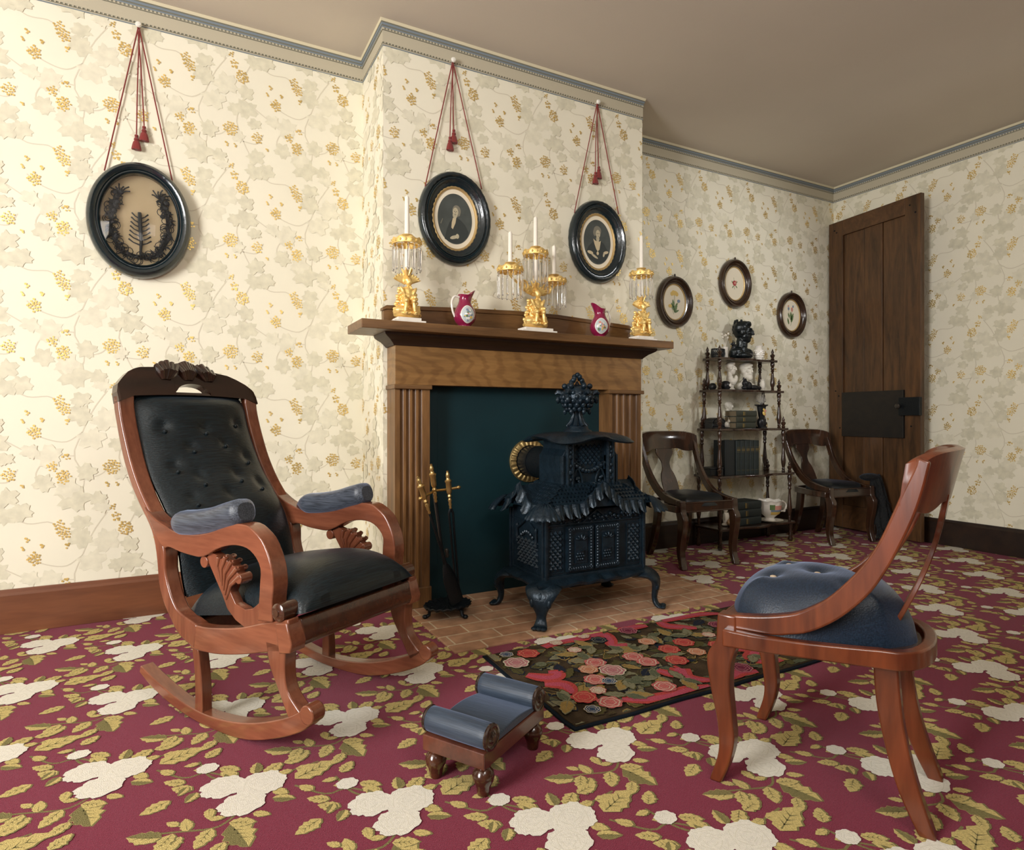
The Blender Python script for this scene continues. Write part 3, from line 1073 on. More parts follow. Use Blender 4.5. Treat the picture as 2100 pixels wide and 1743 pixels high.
PROF = [(-0.074, 0.006), (-0.072, 0.014), (-0.066, 0.015), (-0.058, 0.018), (-0.050, 0.022), (-0.047, 0.030), (-0.040, 0.033), (-0.036, 0.028), (-0.032, 0.028), (-0.024, 0.038), (-0.014, 0.038), (-0.007, 0.030), (-0.001, 0.016), (0, 0.006), (-0.003, 0.001), (-0.07, 0.001)]
for (nm, lab, cx, nail, att, tops, kind) in (
        ('portrait_picture', 'black oval frame with engraved man, hanging over the left side of the mantel', 1.178, (1.165, 2.632), ((1.022, 1.990), (1.322, 2.030)), ((1.169, 2.295), (1.149, 2.255)), 0),
        ('portrait_picture', 'black oval frame with engraved seated woman, hanging over the right side of the mantel', 2.034, (2.032, 2.634), ((1.880, 1.998), (2.180, 2.036)), ((2.040, 2.280), (2.017, 2.245)), 1)):
    t = hung(nm, lab, cx, 1.858, YB - 0.003, nail, att, tops, 'framed portraits above the mantel', 0.1915, 0.2300, PROF, 0.0012)
    mb = MB()
    oval_ring(mb, 0.121, 0.158, [(-0.012, 0.006), (-0.011, 0.011), (-0.004, 0.015), (0.001, 0.014), (0.001, 0.005), (-0.01, 0.004)])
    mb.build('gilt_liner', M['frame_gilt'], t)
    mb = MB()
    mb.prism(oval(0.114, 0.151), -0.004, -0.0065)
    mb.build('mount', M['mat_cream'], t, smooth=False)
    mb = MB()
    mb.prism(oval(0.091, 0.124), -0.0065, -0.0075, 0)
    Y1 = -0.0080

    def fl(P, m, k):
        mb.poly([(a, Y1 - 0.0002 * k, b) for a, b in reversed(P)], m)

    def blob(cx_, cz_, rx_, rz_, m, k, rot=0, n=20):
        c, s = math.cos(rot), math.sin(rot)
        fl([(cx_ + rx_ * math.cos(2 * PI * i / n) * c - rz_ * math.sin(2 * PI * i / n) * s, cz_ + rx_ * math.cos(2 * PI * i / n) * s + rz_ * math.sin(2 * PI * i / n) * c) for i in range(n)], m, k)
    if kind == 0:
        fl([(-0.055, -0.104), (-0.045, -0.06), (-0.030, -0.02), (-0.015, -0.002), (0.010, 0.008), (0.030, -0.002), (0.052, -0.022), (0.072, -0.055), (0.066, -0.082), (0.035, -0.112), (0.0, -0.120), (-0.03, -0.115)], 1, 1)
        fl([(-0.012, 0.004), (-0.018, -0.02), (-0.020, -0.045), (-0.012, -0.052), (0.002, -0.02), (0.006, 0.004)], 4, 2)
        blob(0.008, 0.040, 0.0225, 0.0285, 2, 2)
        blob(-0.001, 0.018, 0.012, 0.016, 3, 3)
        blob(0.002, 0.034, 0.0145, 0.022, 3, 4)
        blob(-0.0040, 0.037, 0.0035, 0.0014, 1, 5)
        blob(0.0075, 0.037, 0.0035, 0.0014, 1, 5)
        blob(0.0005, 0.021, 0.0045, 0.0012, 1, 5)
        blob(0.001, 0.031, 0.0016, 0.005, 2, 5)
        blob(0.022, 0.030, 0.006, 0.014, 2, 5)
        blob(-0.004, -0.090, 0.024, 0.0085, 3, 3, 0.35)
        blob(0.012, -0.084, 0.009, 0.012, 3, 4)
        fl([(-0.078, -0.03), (-0.066, -0.005), (-0.064, -0.008), (-0.074, -0.034)], 2, 1)
    else:
        fl([(-0.075, -0.06), (-0.06, -0.03), (-0.03, 0.0), (-0.015, 0.012), (0.020, 0.012), (0.045, -0.005), (0.07, -0.04), (0.076, -0.06), (0.05, -0.102), (0.0, -0.12), (-0.05, -0.10)], 1, 1)
        fl([(-0.028, 0.016), (-0.020, -0.012), (-0.008, -0.04), (0.002, -0.052), (0.014, -0.04), (0.022, 0.0), (0.024, 0.010), (0.012, 0.004), (-0.012, 0.006)], 4, 2)
        blob(0.0, 0.064, 0.0255, 0.026, 2, 2)
        blob(-0.018, 0.052, 0.011, 0.02, 2, 3)
        blob(0.002, 0.018, 0.011, 0.016, 3, 4)
        blob(0.004, 0.046, 0.0150, 0.0225, 3, 5)
        blob(-0.001, 0.048, 0.0035, 0.0014, 1, 6)
        blob(0.010, 0.048, 0.0035, 0.0014, 1, 6)
        blob(0.006, 0.033, 0.004, 0.0012, 1, 6)
        blob(-0.048, -0.062, 0.020, 0.009, 4, 3, -0.2)
        blob(-0.020, -0.080, 0.026, 0.0065, 3, 4, -0.45)
        blob(0.058, -0.052, 0.018, 0.008, 4, 3, 0.3)
        blob(0.044, -0.066, 0.006, 0.013, 3, 4, -0.3)
        blob(0.002, -0.062, 0.008, 0.010, 4, 3)
    mb.build('portrait_print', [M['print_dark'], M['print_coat'], M['print_mid'], M['print_skin'], M['print_lace']], t, smooth=False, recalc=False)
    kb = MB()
    kb.lathe([(0.005, 0), (0.005, 0.010), (0.011, 0.014), (0.013, 0.020), (0.009, 0.027), (0.0, 0.029)], 16, R=rotm('X', 90))
    k_ = kb.build('picture_knob', M['knob_white'], loc=(nail[0], YB - 0.004, nail[1]))
    tag(k_, 'white porcelain picture knob above the portrait of the ' + ('man' if kind == 0 else 'woman'), 'knob', 'white picture knobs under the cornice')

# deep shadow-box with the dark wreath, on the recess wall at the far left
SB = [(-0.056, 0.012), (-0.054, 0.045), (-0.048, 0.052), (-0.044, 0.044), (-0.040, 0.044), (-0.034, 0.055), (-0.020, 0.060), (-0.008, 0.050), (-0.002, 0.034), (0, 0.010), (-0.003, 0.001), (-0.05, 0.001)]
t = hung('shadow_box_picture', 'deep black oval frame holding a dark wreath, on the left recess wall', -0.172, 1.747, YR - 0.003, (-0.178, 2.612), ((-0.305, 1.948), (-0.047, 1.945)), ((-0.157, 2.172), (-0.186, 2.128)), None,
         0.200, 0.254, SB, 0.0)
mb = MB()
oval_disc(mb, 0.150, 0.204, -0.008)
mb.build('ground', M['box_ground'], t, smooth=False)
mb = MB()
oval_disc(mb, 0.149, 0.203, -0.046, dome=0.028)
mb.build('domed_glass', M['glass'], t)
mb = MB()
rw = random.Random(5)
for side in (-1, 1):
    spine = [(side * 0.012, -0.160), (side * 0.06, -0.145), (side * 0.095, -0.09), (side * 0.106, -0.02), (side * 0.098, 0.05), (side * 0.078, 0.10)]
    S = cr_interp(spine, 34)
    mb.tube([(p[0], -0.016, p[1]) for p in S], 0.006, 6)
    for i, p in enumerate(S):
        for k in range(3):
            a = rw.uniform(0, 2 * PI)
            L = rw.uniform(0.018, 0.036)
            q = (p[0] + L * math.cos(a), p[1] + L * math.sin(a))
            if i % 3 == 0:
                c = ((p[0] + q[0]) / 2, (p[1] + q[1]) / 2)
                mb.tube([(c[0] + L / 2 * math.cos(b), -0.020 - .003 * k, c[1] + L / 2 * math.sin(b)) for b in [2 * PI * h / 10 for h in range(10)]], 0.0016, 4, loop=True)
            else:
                mb.tube([(p[0], -0.016, p[1]), ((p[0] + q[0]) / 2, -0.024, (p[1] + q[1]) / 2 + .003), (q[0], -0.018, q[1])], [0.004, 0.0045, 0.001], 5)
    for k in range(7):
        a = PI / 2 + side * (-0.2) + (k - 3) * 0.42
        b0 = (side * 0.072, 0.108)
        L = 0.046 if k % 2 else 0.036
        mb.tube([(b0[0], -0.016, b0[1]), (b0[0] + L * .6 * math.cos(a), -0.024, b0[1] + L * .6 * math.sin(a)), (b0[0] + L * math.cos(a) + .004, -0.020, b0[1] + L * math.sin(a) - .004)], [0.004, 0.003, 0.0035], 5)
    for k in range(5):
        mb.ball((side * (0.094 + rw.uniform(-.012, .012)), -0.022, 0.03 + .02 * k), (0.011, 0.006, 0.010), 8)
mb.tube([(0, -0.016, -0.165), (0.004, -0.018, -0.09), (0.0, -0.018, -0.01), (-0.002, -0.018, 0.036)], [0.004, 0.006, 0.008, 0.007], 6)
for k in range(7):
    z = -0.105 + k * 0.019
    L = 0.042 - .002 * k
    for s in (-1, 1):
        mb.tube([(0, -0.018, z), (s * L * .6, -0.022, z + .008), (s * L, -0.018, z + .022)], [0.0035, 0.0025, 0.0036], 5)
mb.build('wreath', M['wreath'], t)
kb = MB()
kb.lathe([(0.005, 0), (0.005, 0.010), (0.011, 0.014), (0.013, 0.020), (0.009, 0.027), (0.0, 0.029)], 16, R=rotm('X', 90))
k_ = kb.build('picture_knob', M['knob_white'], loc=(-0.178, YR - 0.004, 2.612))
tag(k_, 'white porcelain picture knob above the dark wreath frame at the left', 'knob', 'white picture knobs under the cornice')

# three small oval flower pictures on the right recess wall
SP = [(-0.056, 0.006), (-0.054, 0.014), (-0.046, 0.016), (-0.044, 0.022), (-0.034, 0.026), (-0.030, 0.022), (-0.020, 0.034), (-0.010, 0.034), (-0.002, 0.020), (0, 0.006), (-0.003, 0.001), (-0.05, 0.001)]


def sprig(mb, petals, stems, leaves, dots):
    for P, w, m in stems:
        for q in strip(P, w):
            mb.poly([(a, -0.0075, b) for a, b in reversed(q)], m)
    for (a, b, c, d, m) in leaves:
        f, _, _, _ = carpet_leaf(a, b, c, d, 3, 0.16)
        mb.poly([(x, -0.0078, z) for x, z in reversed(f)], m)
    for i, (x, z, rx_, rz_, m) in enumerate(petals):
        mb.poly([(x + rx_ * math.cos(2 * PI * k / 14), -0.008 - .00008 * i, z - rz_ * math.sin(2 * PI * k / 14)) for k in range(14)], m)


PICS = [
    ('flower_picture', 'small brown oval frame with yellow flowers, nearest the mantel shelf', 2.940, 1.664,
     [(0.0, 0.062, 0.030, 0.016, 3), (-0.022, 0.055, 0.014, 0.014, 3), (0.022, 0.055, 0.014, 0.014, 3), (-0.038, -0.028, 0.016, 0.012, 3), (0.038, 0.010, 0.014, 0.011, 1), (-0.01, 0.068, 0.012, 0.012, 3)],
     [([(0, 0.05), (0.002, 0.0), (-0.004, -0.07)], .003, 2), ([(0.04, 0.01), (0.02, -0.03), (0.008, -0.075)], .0022, 2), ([(-0.04, -0.02), (-0.02, -0.05), (-0.006, -0.08)], .0022, 2)],
     [(0.0, -0.07, 0.026, 0.0, 2), (0.0, -0.06, -0.03, -0.005, 2), (0.002, -0.07, 0.042, -0.05, 2), (-0.004, -0.04, -0.014, 0.02, 2)]),
    ('flower_picture', 'small brown oval frame with a red rose, highest of the three flower pictures', 3.512, 1.847,
     [(0.0, 0.004, 0.019, 0.019, 4), (0.004, 0.006, 0.010, 0.010, 0), (0.016, 0.018, 0.006, 0.006, 0)],
     [([(0, 0.0), (0.0, -0.04)], .003, 2), ([(-0.004, 0.01), (-0.008, 0.045)], .002, 2)],
     [(-0.014, 0.0, -0.030, 0.02, 2), (0.010, -0.012, 0.028, -0.03, 2), (-0.008, -0.014, -0.024, -0.034, 2), (0.014, 0.008, 0.032, 0.018, 2)]),
    ('flower_picture', 'small brown oval frame with pale tulip sprig, nearest the plank door', 4.120, 1.665,
     [(0.010, 0.046, 0.012, 0.018, 0), (-0.028, 0.05, 0.010, 0.013, 1), (0.022, 0.07, 0.008, 0.010, 1), (-0.03, 0.07, 0.008, 0.008, 0)],
     [([(0.01, 0.03), (0.004, -0.04), (-0.004, -0.08)], .003, 2), ([(-0.028, 0.04), (-0.018, -0.01), (-0.03, -0.05)], .0022, 2)],
     [(0.0, -0.055, 0.026, 0.02, 2), (0.0, -0.04, -0.004, 0.03, 2), (-0.02, -0.02, -0.034, 0.02, 2), (-0.024, -0.07, -0.04, -0.02, 2)])]
for nm, lab, cx, cz, pet, st, lv in PICS:
    t = thing(nm, lab, 'picture', (cx, YR - 0.003, cz), 0, 'small oval flower pictures')
    mb = MB()
    oval_ring(mb, 0.156, 0.178, SP)
    mb.ball((0, -0.012, 0.182), (0.008, 0.006, 0.010), 10)
    mb.build('frame', M['frame_brown'], t, angle=50)
    mb = MB()
    oval_ring(mb, 0.1005, 0.1225, [(-0.007, 0.006), (-0.006, 0.011), (-0.001, 0.013), (0.001, 0.012), (0.001, 0.005)])
    mb.build('gilt_liner', M['frame_gilt'], t)
    mb = MB()
    mb.prism(oval(0.099, 0.121), -0.004, -0.007)
    mb.build('mount', M['mat_cream'], t, smooth=False)
    mb = MB()
    sprig(mb, pet, st, lv, None)
    mb.build('painted_flowers', [M['pic_pink'], M['pic_blue'], M['pic_green'], M['pic_yellow'], M['pic_red']], t, smooth=False, recalc=False)

# ================================================================== CAST-IRON PARLOUR STOVE
SX, SY = 1.608, 2.385
sv = thing('parlour_stove', 'ornate black cast-iron parlour stove shaped like a cottage, standing on the brick hearth', 'stove', (SX, SY, 0.007))
IR = M['iron']
HW, HD = 0.262, 0.145          # half width and depth of the firebox


def stud_panel(mb, o, u, v, nrm, nu, nv, h):
    """field of raised diamond points on a flat panel"""
    o, u, v, nrm = Vector(o), Vector(u), Vector(v), Vector(nrm)
    mb.loft([[o, o + u, o + u + v, o + v], [o + nrm * .002, o + u + nrm * .002, o + u + v + nrm * .002, o + v + nrm * .002]])
    du, dv = u / nu, v / nv
    for i in range(nu * 2 - 1):
        for j in range(nv * 2 - 1):
            if (i + j) % 2:
                continue
            c = o + du * (i + 1) / 2 + dv * (j + 1) / 2 + nrm * .0022
            P = [c - du / 2, c - dv / 2, c + du / 2, c + dv / 2]
            t = mb.addv(c + nrm * h)
            ids = [mb.addv(p) for p in P]
            for k in range(4):
                mb.face((ids[k], ids[(k + 1) % 4], t))


def frame_rect(mb, x0, x1, z0, z1, y, w, d, scallop=False):
    for a, b in (((x0, z0), (x1, z0 + w)), ((x0, z1 - w), (x1, z1)), ((x0, z0 + w), (x0 + w, z1 - w)), ((x1 - w, z0 + w), (x1, z1 - w))):
        mb.box2((a[0], y - d, a[1]), (b[0], y, b[1]))
    if scallop:
        n = int((x1 - x0) / .012)
        for k in range(n):
            for z in (z0 + w / 2, z1 - w / 2):
                mb.ball((x0 + (k + .5) * (x1 - x0) / n, y - d, z), (.006, .005, .007), 6)
        n = int((z1 - z0) / .012)
        for k in range(n):
            for x in (x0 + w / 2, x1 - w / 2):
                mb.ball((x, y - d, z0 + (k + .5) * (z1 - z0) / n), (.007, .005, .006), 6)


# base plate with a wavy edge
mb = MB()
rings = []
NB = 96
for z, g in ((0.150, 0.020), (0.158, 0.046), (0.170, 0.050), (0.178, 0.034), (0.186, 0.012), (0.186, -0.02)):
    r = []
    for k in range(NB):
        a = 2 * PI * k / NB
        c, s = math.cos(a), math.sin(a)
        q = 1 / max(abs(c) / (HW + g), abs(s) / (HD + g))
        q = q if q < 1e9 else 0
        wv = 0.006 * math.sin(a * 14) if g > .03 else 0
        r.append((c * (q + wv), s * (q + wv), z + (0.006 * math.sin(a * 14) if g > .03 else 0)))
    rings.append(r)
mb.loft(rings)
mb.box2((-0.13, -HD + 0.01, 0.135), (0.15, HD - 0.02, 0.155))
mb.build('base_plate', IR, sv)

# firebox
mb = MB()
mb.box2((-HW, -HD, 0.183), (HW, HD, 0.470))
for s in (-1, 1):                                          # corner pilasters
    for y in (-HD, HD):
        mb.box2((s * HW - 0.016, y - 0.006, 0.183), (s * HW + 0.016, y + 0.006, 0.46))
        mb.box2((s * HW - 0.006, y - 0.016, 0.183), (s * HW + 0.006, y + 0.016, 0.46))
mb.box2((-HW - 0.006, -HD - 0.008, 0.410), (HW + 0.006, HD + 0.008, 0.417))
mb.box2((-HW - 0.01, -HD - 0.012, 0.183), (HW + 0.01, HD + 0.012, 0.198))
fbx = mb.build('firebox', IR, sv, smooth=False, bev=0.002)
mb = MB()
stud_panel(mb, (-HW + 0.018, -HD, 0.215), (0.070, 0, 0), (0, 0, 0.175), (0, -1, 0), 3, 7, 0.010)
frame_rect(mb, -HW + 0.014, -HW + 0.092, 0.208, 0.396, -HD, 0.004, 0.005)
mb.build('diamond_panel', IR, fbx, smooth=False)
mb = MB()
stud_panel(mb, (HW - 0.088, -HD, 0.215), (0.070, 0, 0), (0, 0, 0.175), (0, -1, 0), 3, 7, 0.010)
frame_rect(mb, HW - 0.092, HW - 0.014, 0.208, 0.396, -HD, 0.004, 0.005)
mb.build('diamond_panel', IR, fbx, smooth=False)
for s in (-1, 1):
    mb = MB()
    if s < 0:
        stud_panel(mb, (-HW, HD - 0.05, 0.215), (0, -0.19, 0), (0, 0, 0.125), (-1, 0, 0), 6, 5, 0.011)
    else:
        stud_panel(mb, (HW, -HD + 0.05, 0.215), (0, 0.19, 0), (0, 0, 0.125), (1, 0, 0), 6, 5, 0.011)
    # raised gothic gable with little columns over the panel
    for y in (-0.085, 0.085):
        mb.lathe([(0.004, 0.31), (0.007, 0.315), (0.004, 0.325), (0.006, 0.34), (0.0035, 0.37), (0.007, 0.385), (0.003, 0.395)], 8, (s * (HW + .008), y, 0))
    mb.tube([(s * (HW + .006), -0.085, 0.375), (s * (HW + .008), 0, 0.425), (s * (HW + .006), 0.085, 0.375)], 0.006, 6)
    for k in range(7):
        mb.ball((s * (HW + .006), -0.05 + k * .0165, 0.348 + .02 * math.sin(PI * k / 6)), (0.008, 0.008, 0.010), 7)
    mb.build('side_panel', IR, fbx, angle=30)
# frieze of leaves and berries under the eaves
mb = MB()
rs = random.Random(3)
for k in range(22):
    x = -0.235 + k * 0.0224
    z = 0.437 + 0.008 * math.sin(k * 1.9)
    mb.ball((x, -HD - .004, z), (0.011, 0.008, 0.010), 8, R=rotm('Y', rs.uniform(-40, 40)))
    mb.ball((x + .008, -HD - .003, z - .012), (0.006, 0.006, 0.006), 6)
mb.tube([(-0.075, -HD - .004, 0.415), (0.0, -HD - .006, 0.468), (0.075, -HD - .004, 0.415)], 0.0045, 6)
stud_panel(mb, (-0.03, -HD, 0.420), (0.06, 0, 0), (0, 0, 0.026), (0, -1, 0), 6, 3, .005)
mb.build('leaf_frieze', IR, fbx, angle=60)

# pair of doors
for x0, x1 in ((-0.158, -0.022), (-0.014, 0.122)):
    mb = MB()
    y = -HD - 0.004
    mb.box2((x0, y - 0.010, 0.210), (x1, -HD + 0.002, 0.405))
    frame_rect(mb, x0 + .002, x1 - .002, 0.212, 0.403, y - .010, 0.022, 0.006, scallop=True)
    cx = (x0 + x1) / 2
    dd = mb.build('door', IR, sv, smooth=True, angle=35)
    mb = MB()
    arch = [(-0.030, 0.245), (0.030, 0.245), (0.030, 0.345)] + [(0.030 * math.cos(a), 0.345 + 0.022 * math.sin(a)) for a in [PI * q / 8 for q in range(1, 8)]] + [(-0.030, 0.345)]
    mb.prism([(cx + a, b) for a, b in arch], y - 0.0105, y - 0.016)
    for k in range(5):                                     # shell hood
        a = PI * (0.12 + .19 * k)
        mb.ball((cx + .019 * math.cos(a), y - .018, 0.343 + .014 * math.sin(a)), (0.005, 0.008, 0.014), 8, R=rotm('Y', 90 - math.degrees(a)))
    for r_ in range(3):                                    # basket of fruit
        for q in range(3 + (r_ % 2)):
            mb.ball((cx - .018 + q * .012 - (.006 if r_ % 2 else 0), y - .018, 0.262 + r_ * .012), .0065, 7)
    mb.lathe([(0.020, 0.298), (0.017, 0.290), (0.008, 0.286)], 12, (cx, y - .016, 0), sy=.4)
    mb.build('fruit_relief', IR, dd, angle=50)

# hipped roof of fish-scale tiles, rising to the upper chamber
EW, ED, EZ = 0.300, 0.192, 0.487
UW, UD, UZ = 0.150, 0.100, 0.580
mb = MB()
mb.loft([[(-EW, -ED, EZ), (EW, -ED, EZ), (EW, ED, EZ), (-EW, ED, EZ)], [(-EW + .004, -ED + .004, EZ + .010), (EW - .004, -ED + .004, EZ + .010), (EW - .004, ED - .004, EZ + .010), (-EW + .004, ED - .004, EZ + .010)],
         [(-UW, -UD, UZ), (UW, -UD, UZ), (UW, UD, UZ), (-UW, UD, UZ)]])
GX, GP = -0.045, 0.580          # gable foot half-span and peak
gw = 0.115


def tile_rows(mb, o, u0, u1, v, nrm, n, rows):
    """overlapping scales on a slope: o + u (shrinking from u0 to u1) + v"""
    o, v, nrm = Vector(o), Vector(v), Vector(nrm).normalized()
    for r in range(rows):
        t0, t1 = r / rows, (r + 1.25) / rows
        a0, b0 = Vector(u0[0]).lerp(Vector(u1[0]), t0), Vector(u0[1]).lerp(Vector(u1[1]), t0)
        L = (b0 - a0)
        m_ = max(2, int(L.length / 0.018))
        for k in range(m_):
            p = a0 + L * ((k + (0.5 if r % 2 == 0 else 0.1)) / m_)
            q = v / rows
            w = L.normalized() * 0.0085
            P = [p - w + q * 1.1, p - w * .95 + q * .45, p, p + w * .95 + q * .45, p + w + q * 1.1]
            mb.loft([[x + nrm * .0005 for x in P], [x + nrm * (.006 if i in (1, 2, 3) else .002) for i, x in enumerate(P)]])


nl = Vector((-(UZ - EZ), 0, EW - UW))
for s in (-1, 1):
    tile_rows(mb, (0, 0, 0), ((s * EW, -ED, EZ + .010), (s * EW, ED, EZ + .010)), ((s * UW, -UD, UZ), (s * UW, UD, UZ)), (s * (UW - EW), 0, UZ - EZ - .01), (s * (UZ - EZ), 0, EW - UW), 14, 7)
tile_rows(mb, (0, 0, 0), ((-EW, -ED, EZ + .010), (EW, -ED, EZ + .010)), ((-UW, -UD, UZ), (UW, -UD, UZ)), (0, ED - UD, UZ - EZ - .01), (0, -(UZ - EZ), ED - UD), 20, 6)
# front cross-gable
G = [(-gw, -ED - .004, EZ), (gw, -ED - .004, EZ), (0, -ED - .004, GP)]
Bk = [(-gw * .3, -UD + .01, EZ + .03), (gw * .3, -UD + .01, EZ + .03), (0, -UD + .01, GP + .004)]
mb.loft([G, Bk])
for s in (-1, 1):
    tile_rows(mb, (0, 0, 0), ((s * gw, -ED, EZ), (0, -ED, GP)), ((s * gw * .5, -UD + .02, EZ + .045), (0, -UD + .02, GP)), (-s * gw * .25, ED - UD - .03, .02), (s * .09, 0, gw), 8, 4)
sgw, SGP = 0.095, 0.575
for s in (-1, 1):                                          # side cross-gables
    G = [(s * (EW + .002), -sgw, EZ), (s * (EW + .002), sgw, EZ), (s * (EW + .002), 0, SGP)]
    mb.loft([G, [(s * UW * .8, -sgw * .4, EZ + .03), (s * UW * .8, sgw * .4, EZ + .03), (s * UW * .8, 0, SGP + .004)]])
mb.build('roof', IR, sv, angle=25)

# scalloped eaves: a row of shield-shaped lappets
mb = MB()


def lappet(p, w, h, out, tilt):
    """one shield-shaped scallop: hollow flutes on a curling lip"""
    p, w, out = Vector(p), Vector(w), Vector(out).normalized()

    def g(u, v):
        a = u - .5
        lim = 1.0 - .50 * (2 * abs(a)) ** 2.2
        b = v * lim
        fl = .010 * math.sin(PI * u) * (1 - .3 * v) + .0022 * math.cos(u * 6 * PI) * v + .002
        return p + w * a + Vector((0, 0, -h * b)) + out * (tilt * b ** 1.6 + fl)
    n0 = len(mb.v)
    A = mb.grid(13, 8, g)
    B = mb.grid(13, 8, lambda u, v: g(u, v) - out * .006 + Vector((0, 0, .001)))
    for i in range(12):
        mb.face((A[i][-1], A[i + 1][-1], B[i + 1][-1], B[i][-1]))
        mb.face((A[i][0], B[i][0], B[i + 1][0], A[i + 1][0]))
    for i in (0, 12):
        for j in range(7):
            q = (A[i][j], A[i][j + 1], B[i][j + 1], B[i][j])
            mb.face(q if i == 0 else tuple(reversed(q)))


for k in range(3):
    for s in (-1, 1):
        lappet((s * (gw + .020 + k * .042), -ED + .004, EZ + .018), (.043, 0, 0), .058, (0, -1, 0), .024)
for k in range(3):
    t = (k + .55) / 3.1
    for s in (-1, 1):
        lappet((s * gw * (1 - t), -ED - .004, EZ + .018 + (GP - EZ) * t), (.044, 0, s * -.034), .062, (0, -1, 0), .016)
for s in (-1, 1):
    for yy in (-1, 1):
        lappet((s * (EW - .004), yy * (sgw + .022), EZ + .018), (0, .050, 0), .058, (s, 0, 0), .034)
        for k in range(2):
            t = (k + .55) / 2.1
            lappet((s * EW, yy * sgw * (1 - t), EZ + .018 + (SGP - EZ) * t), (0, .052, yy * -.046), .062, (s, 0, 0), .026)
    for yy in (-1, 1):                                      # flared acanthus corner
        def g2(u, v, s=s, yy=yy, d=0.0):
            a = math.radians(-14 + 118 * u)
            rad = .020 + .066 * v ** .8 + .010 * v * math.sin(2 * math.radians(90 * u)) + .004 * math.cos(u * 7 * 2 * PI) * v
            return Vector((s * (EW - .030 + rad * math.cos(a)), yy * (ED - .030 + rad * math.sin(a)), EZ + .024 - .056 * v ** 1.5 + .004 * abs(math.sin(u * 7 * PI)) - d))
        A = mb.grid(36, 8, g2)
        B = mb.grid(36, 8, lambda u, v: g2(u, v, d=.007))
        for i in range(35):
            mb.face((A[i][-1], A[i + 1][-1], B[i + 1][-1], B[i][-1]))
mb.build('scalloped_eaves', IR, sv, angle=40)

# upper chamber with stepped wings
mb = MB()
mb.box2((-0.104, -0.085, 0.50), (0.104, 0.100, 0.775))
for s in (-1, 1):
    for (w, z0, z1) in ((0.0, 0.50, 0.775), (0.022, 0.50, 0.705)):
        mb.box2((s * 0.090, -0.108 + w * .3, z0), (s * (0.130 + w), 0.090, z1))
        mb.box2((s * 0.092, -0.114 + w * .3, z0), (s * (0.102), 0.080, z1))
        mb.box2((s * (0.118 + w), -0.116 + w * .3, z0), (s * (0.129 + w), 0.080, z1))
    mb.prism([(s * .128, .70), (s * .152, .70), (s * .128, .735)], -0.105, 0.088)
uc = mb.build('upper_chamber', IR, sv, smooth=False, bev=0.003)
mb = MB()
stud_panel(mb, (-0.072, -0.085, 0.655), (0.144, 0, 0), (0, 0, 0.10), (0, -1, 0), 6, 4, 0.010)
for k in range(11):
    a = k / 10
    mb.ball((-0.082 + .164 * a, -0.092, 0.668 - .035 * math.sin(PI * a)), (.013, .011, .011), 8)
mb.build('diamond_panel', IR, uc, angle=30)
for s in (-1, 1):
    mb = MB()
    L = [(s * .062 + .030 * math.sin(2 * PI * q / 18) * (1 - .45 * math.cos(2 * PI * q / 18)) * .8, -0.094, 0.600 + .044 * math.cos(2 * PI * q / 18)) for q in range(18)]
    mb.tube(L, 0.005, 6, loop=True)
    for q in range(8):
        mb.ball((s * .062 + rs.uniform(-.014, .014), -0.094, 0.585 + rs.uniform(-.022, .022)), (.008, .007, .008), 6)
    mb.tube([(s * .085, -.094, .64), (s * .075, -.098, .675), (s * .045, -.094, .66)], .005, 6)
    mb.build('leaf_scroll', IR, uc, angle=60)
for s in (-1, 1):
    mb = MB()
    for z, r in ((.74, .010), (.72, .007), (.70, .012), (.66, .008), (.63, .012), (.60, .008)):
        mb.ball((s * .110, -0.112, z), (r * .8, .006, r), 8)
    mb.build('rosettes', IR, uc)
# spreading top plate
mb = MB()
rings = []
for z, g, am in ((0.772, 0.0, 0), (0.768, 0.078, .012), (0.776, 0.088, .014), (0.792, 0.066, .008), (0.802, 0.020, 0), (0.808, -0.03, 0), (0.808, -0.07, 0)):
    r = []
    for k in range(NB):
        a = 2 * PI * k / NB
        c, s = math.cos(a), math.sin(a)
        q = 1 / ((abs(c) / (0.132 + g)) ** 5 + (abs(s) / (0.100 + g)) ** 5) ** 0.2
        w = am * math.cos(a * 8)
        fl = am * 1.1 * math.cos(a * 4)
        r.append((c * (q + w), s * (q + w * .6), z + fl * .9 + (.0045 * math.sin(a * 48) if .05 < g else 0)))
    rings.append(r)
mb.loft(rings)
mb.build('top_plate', IR, sv)
# urn finial
mb = MB()
mb.lathe([(0.070, 0.803), (0.066, 0.814), (0.052, 0.820), (0.048, 0.832), (0.040, 0.838)], 20)
for k in range(8):
    a = 2 * PI * k / 8
    mb.tube([(0.045 * math.cos(a), .045 * math.sin(a), .832), (0.030 * math.cos(a), .030 * math.sin(a), .850), (0.018 * math.cos(a), .018 * math.sin(a), .885), (.020 * math.cos(a), .020 * math.sin(a), .902)], [.012, .010, .007, .008], 6)
mb.lathe([(0.030, 0.83), (0.018, 0.86), (0.013, 0.88), (0.018, 0.90), (0.050, 0.915), (0.068, 0.94), (0.076, 0.965), (0.070, 0.992), (0.050, 1.012), (0.030, 1.020), (0.012, 1.026)], 24)
for r_ in range(5):
    z = 0.912 + r_ * .018
    R_ = [.047, .061, .069, .071, .066][r_]
    n = 13
    for k in range(n):
        a = 2 * PI * (k + .5 * (r_ % 2)) / n
        mb.ball((R_ * math.cos(a), R_ * math.sin(a), z), (.0125, .0125, .014), 6, R=Matrix.Rotation(a, 4, 'Z') @ rotm('Y', 30))
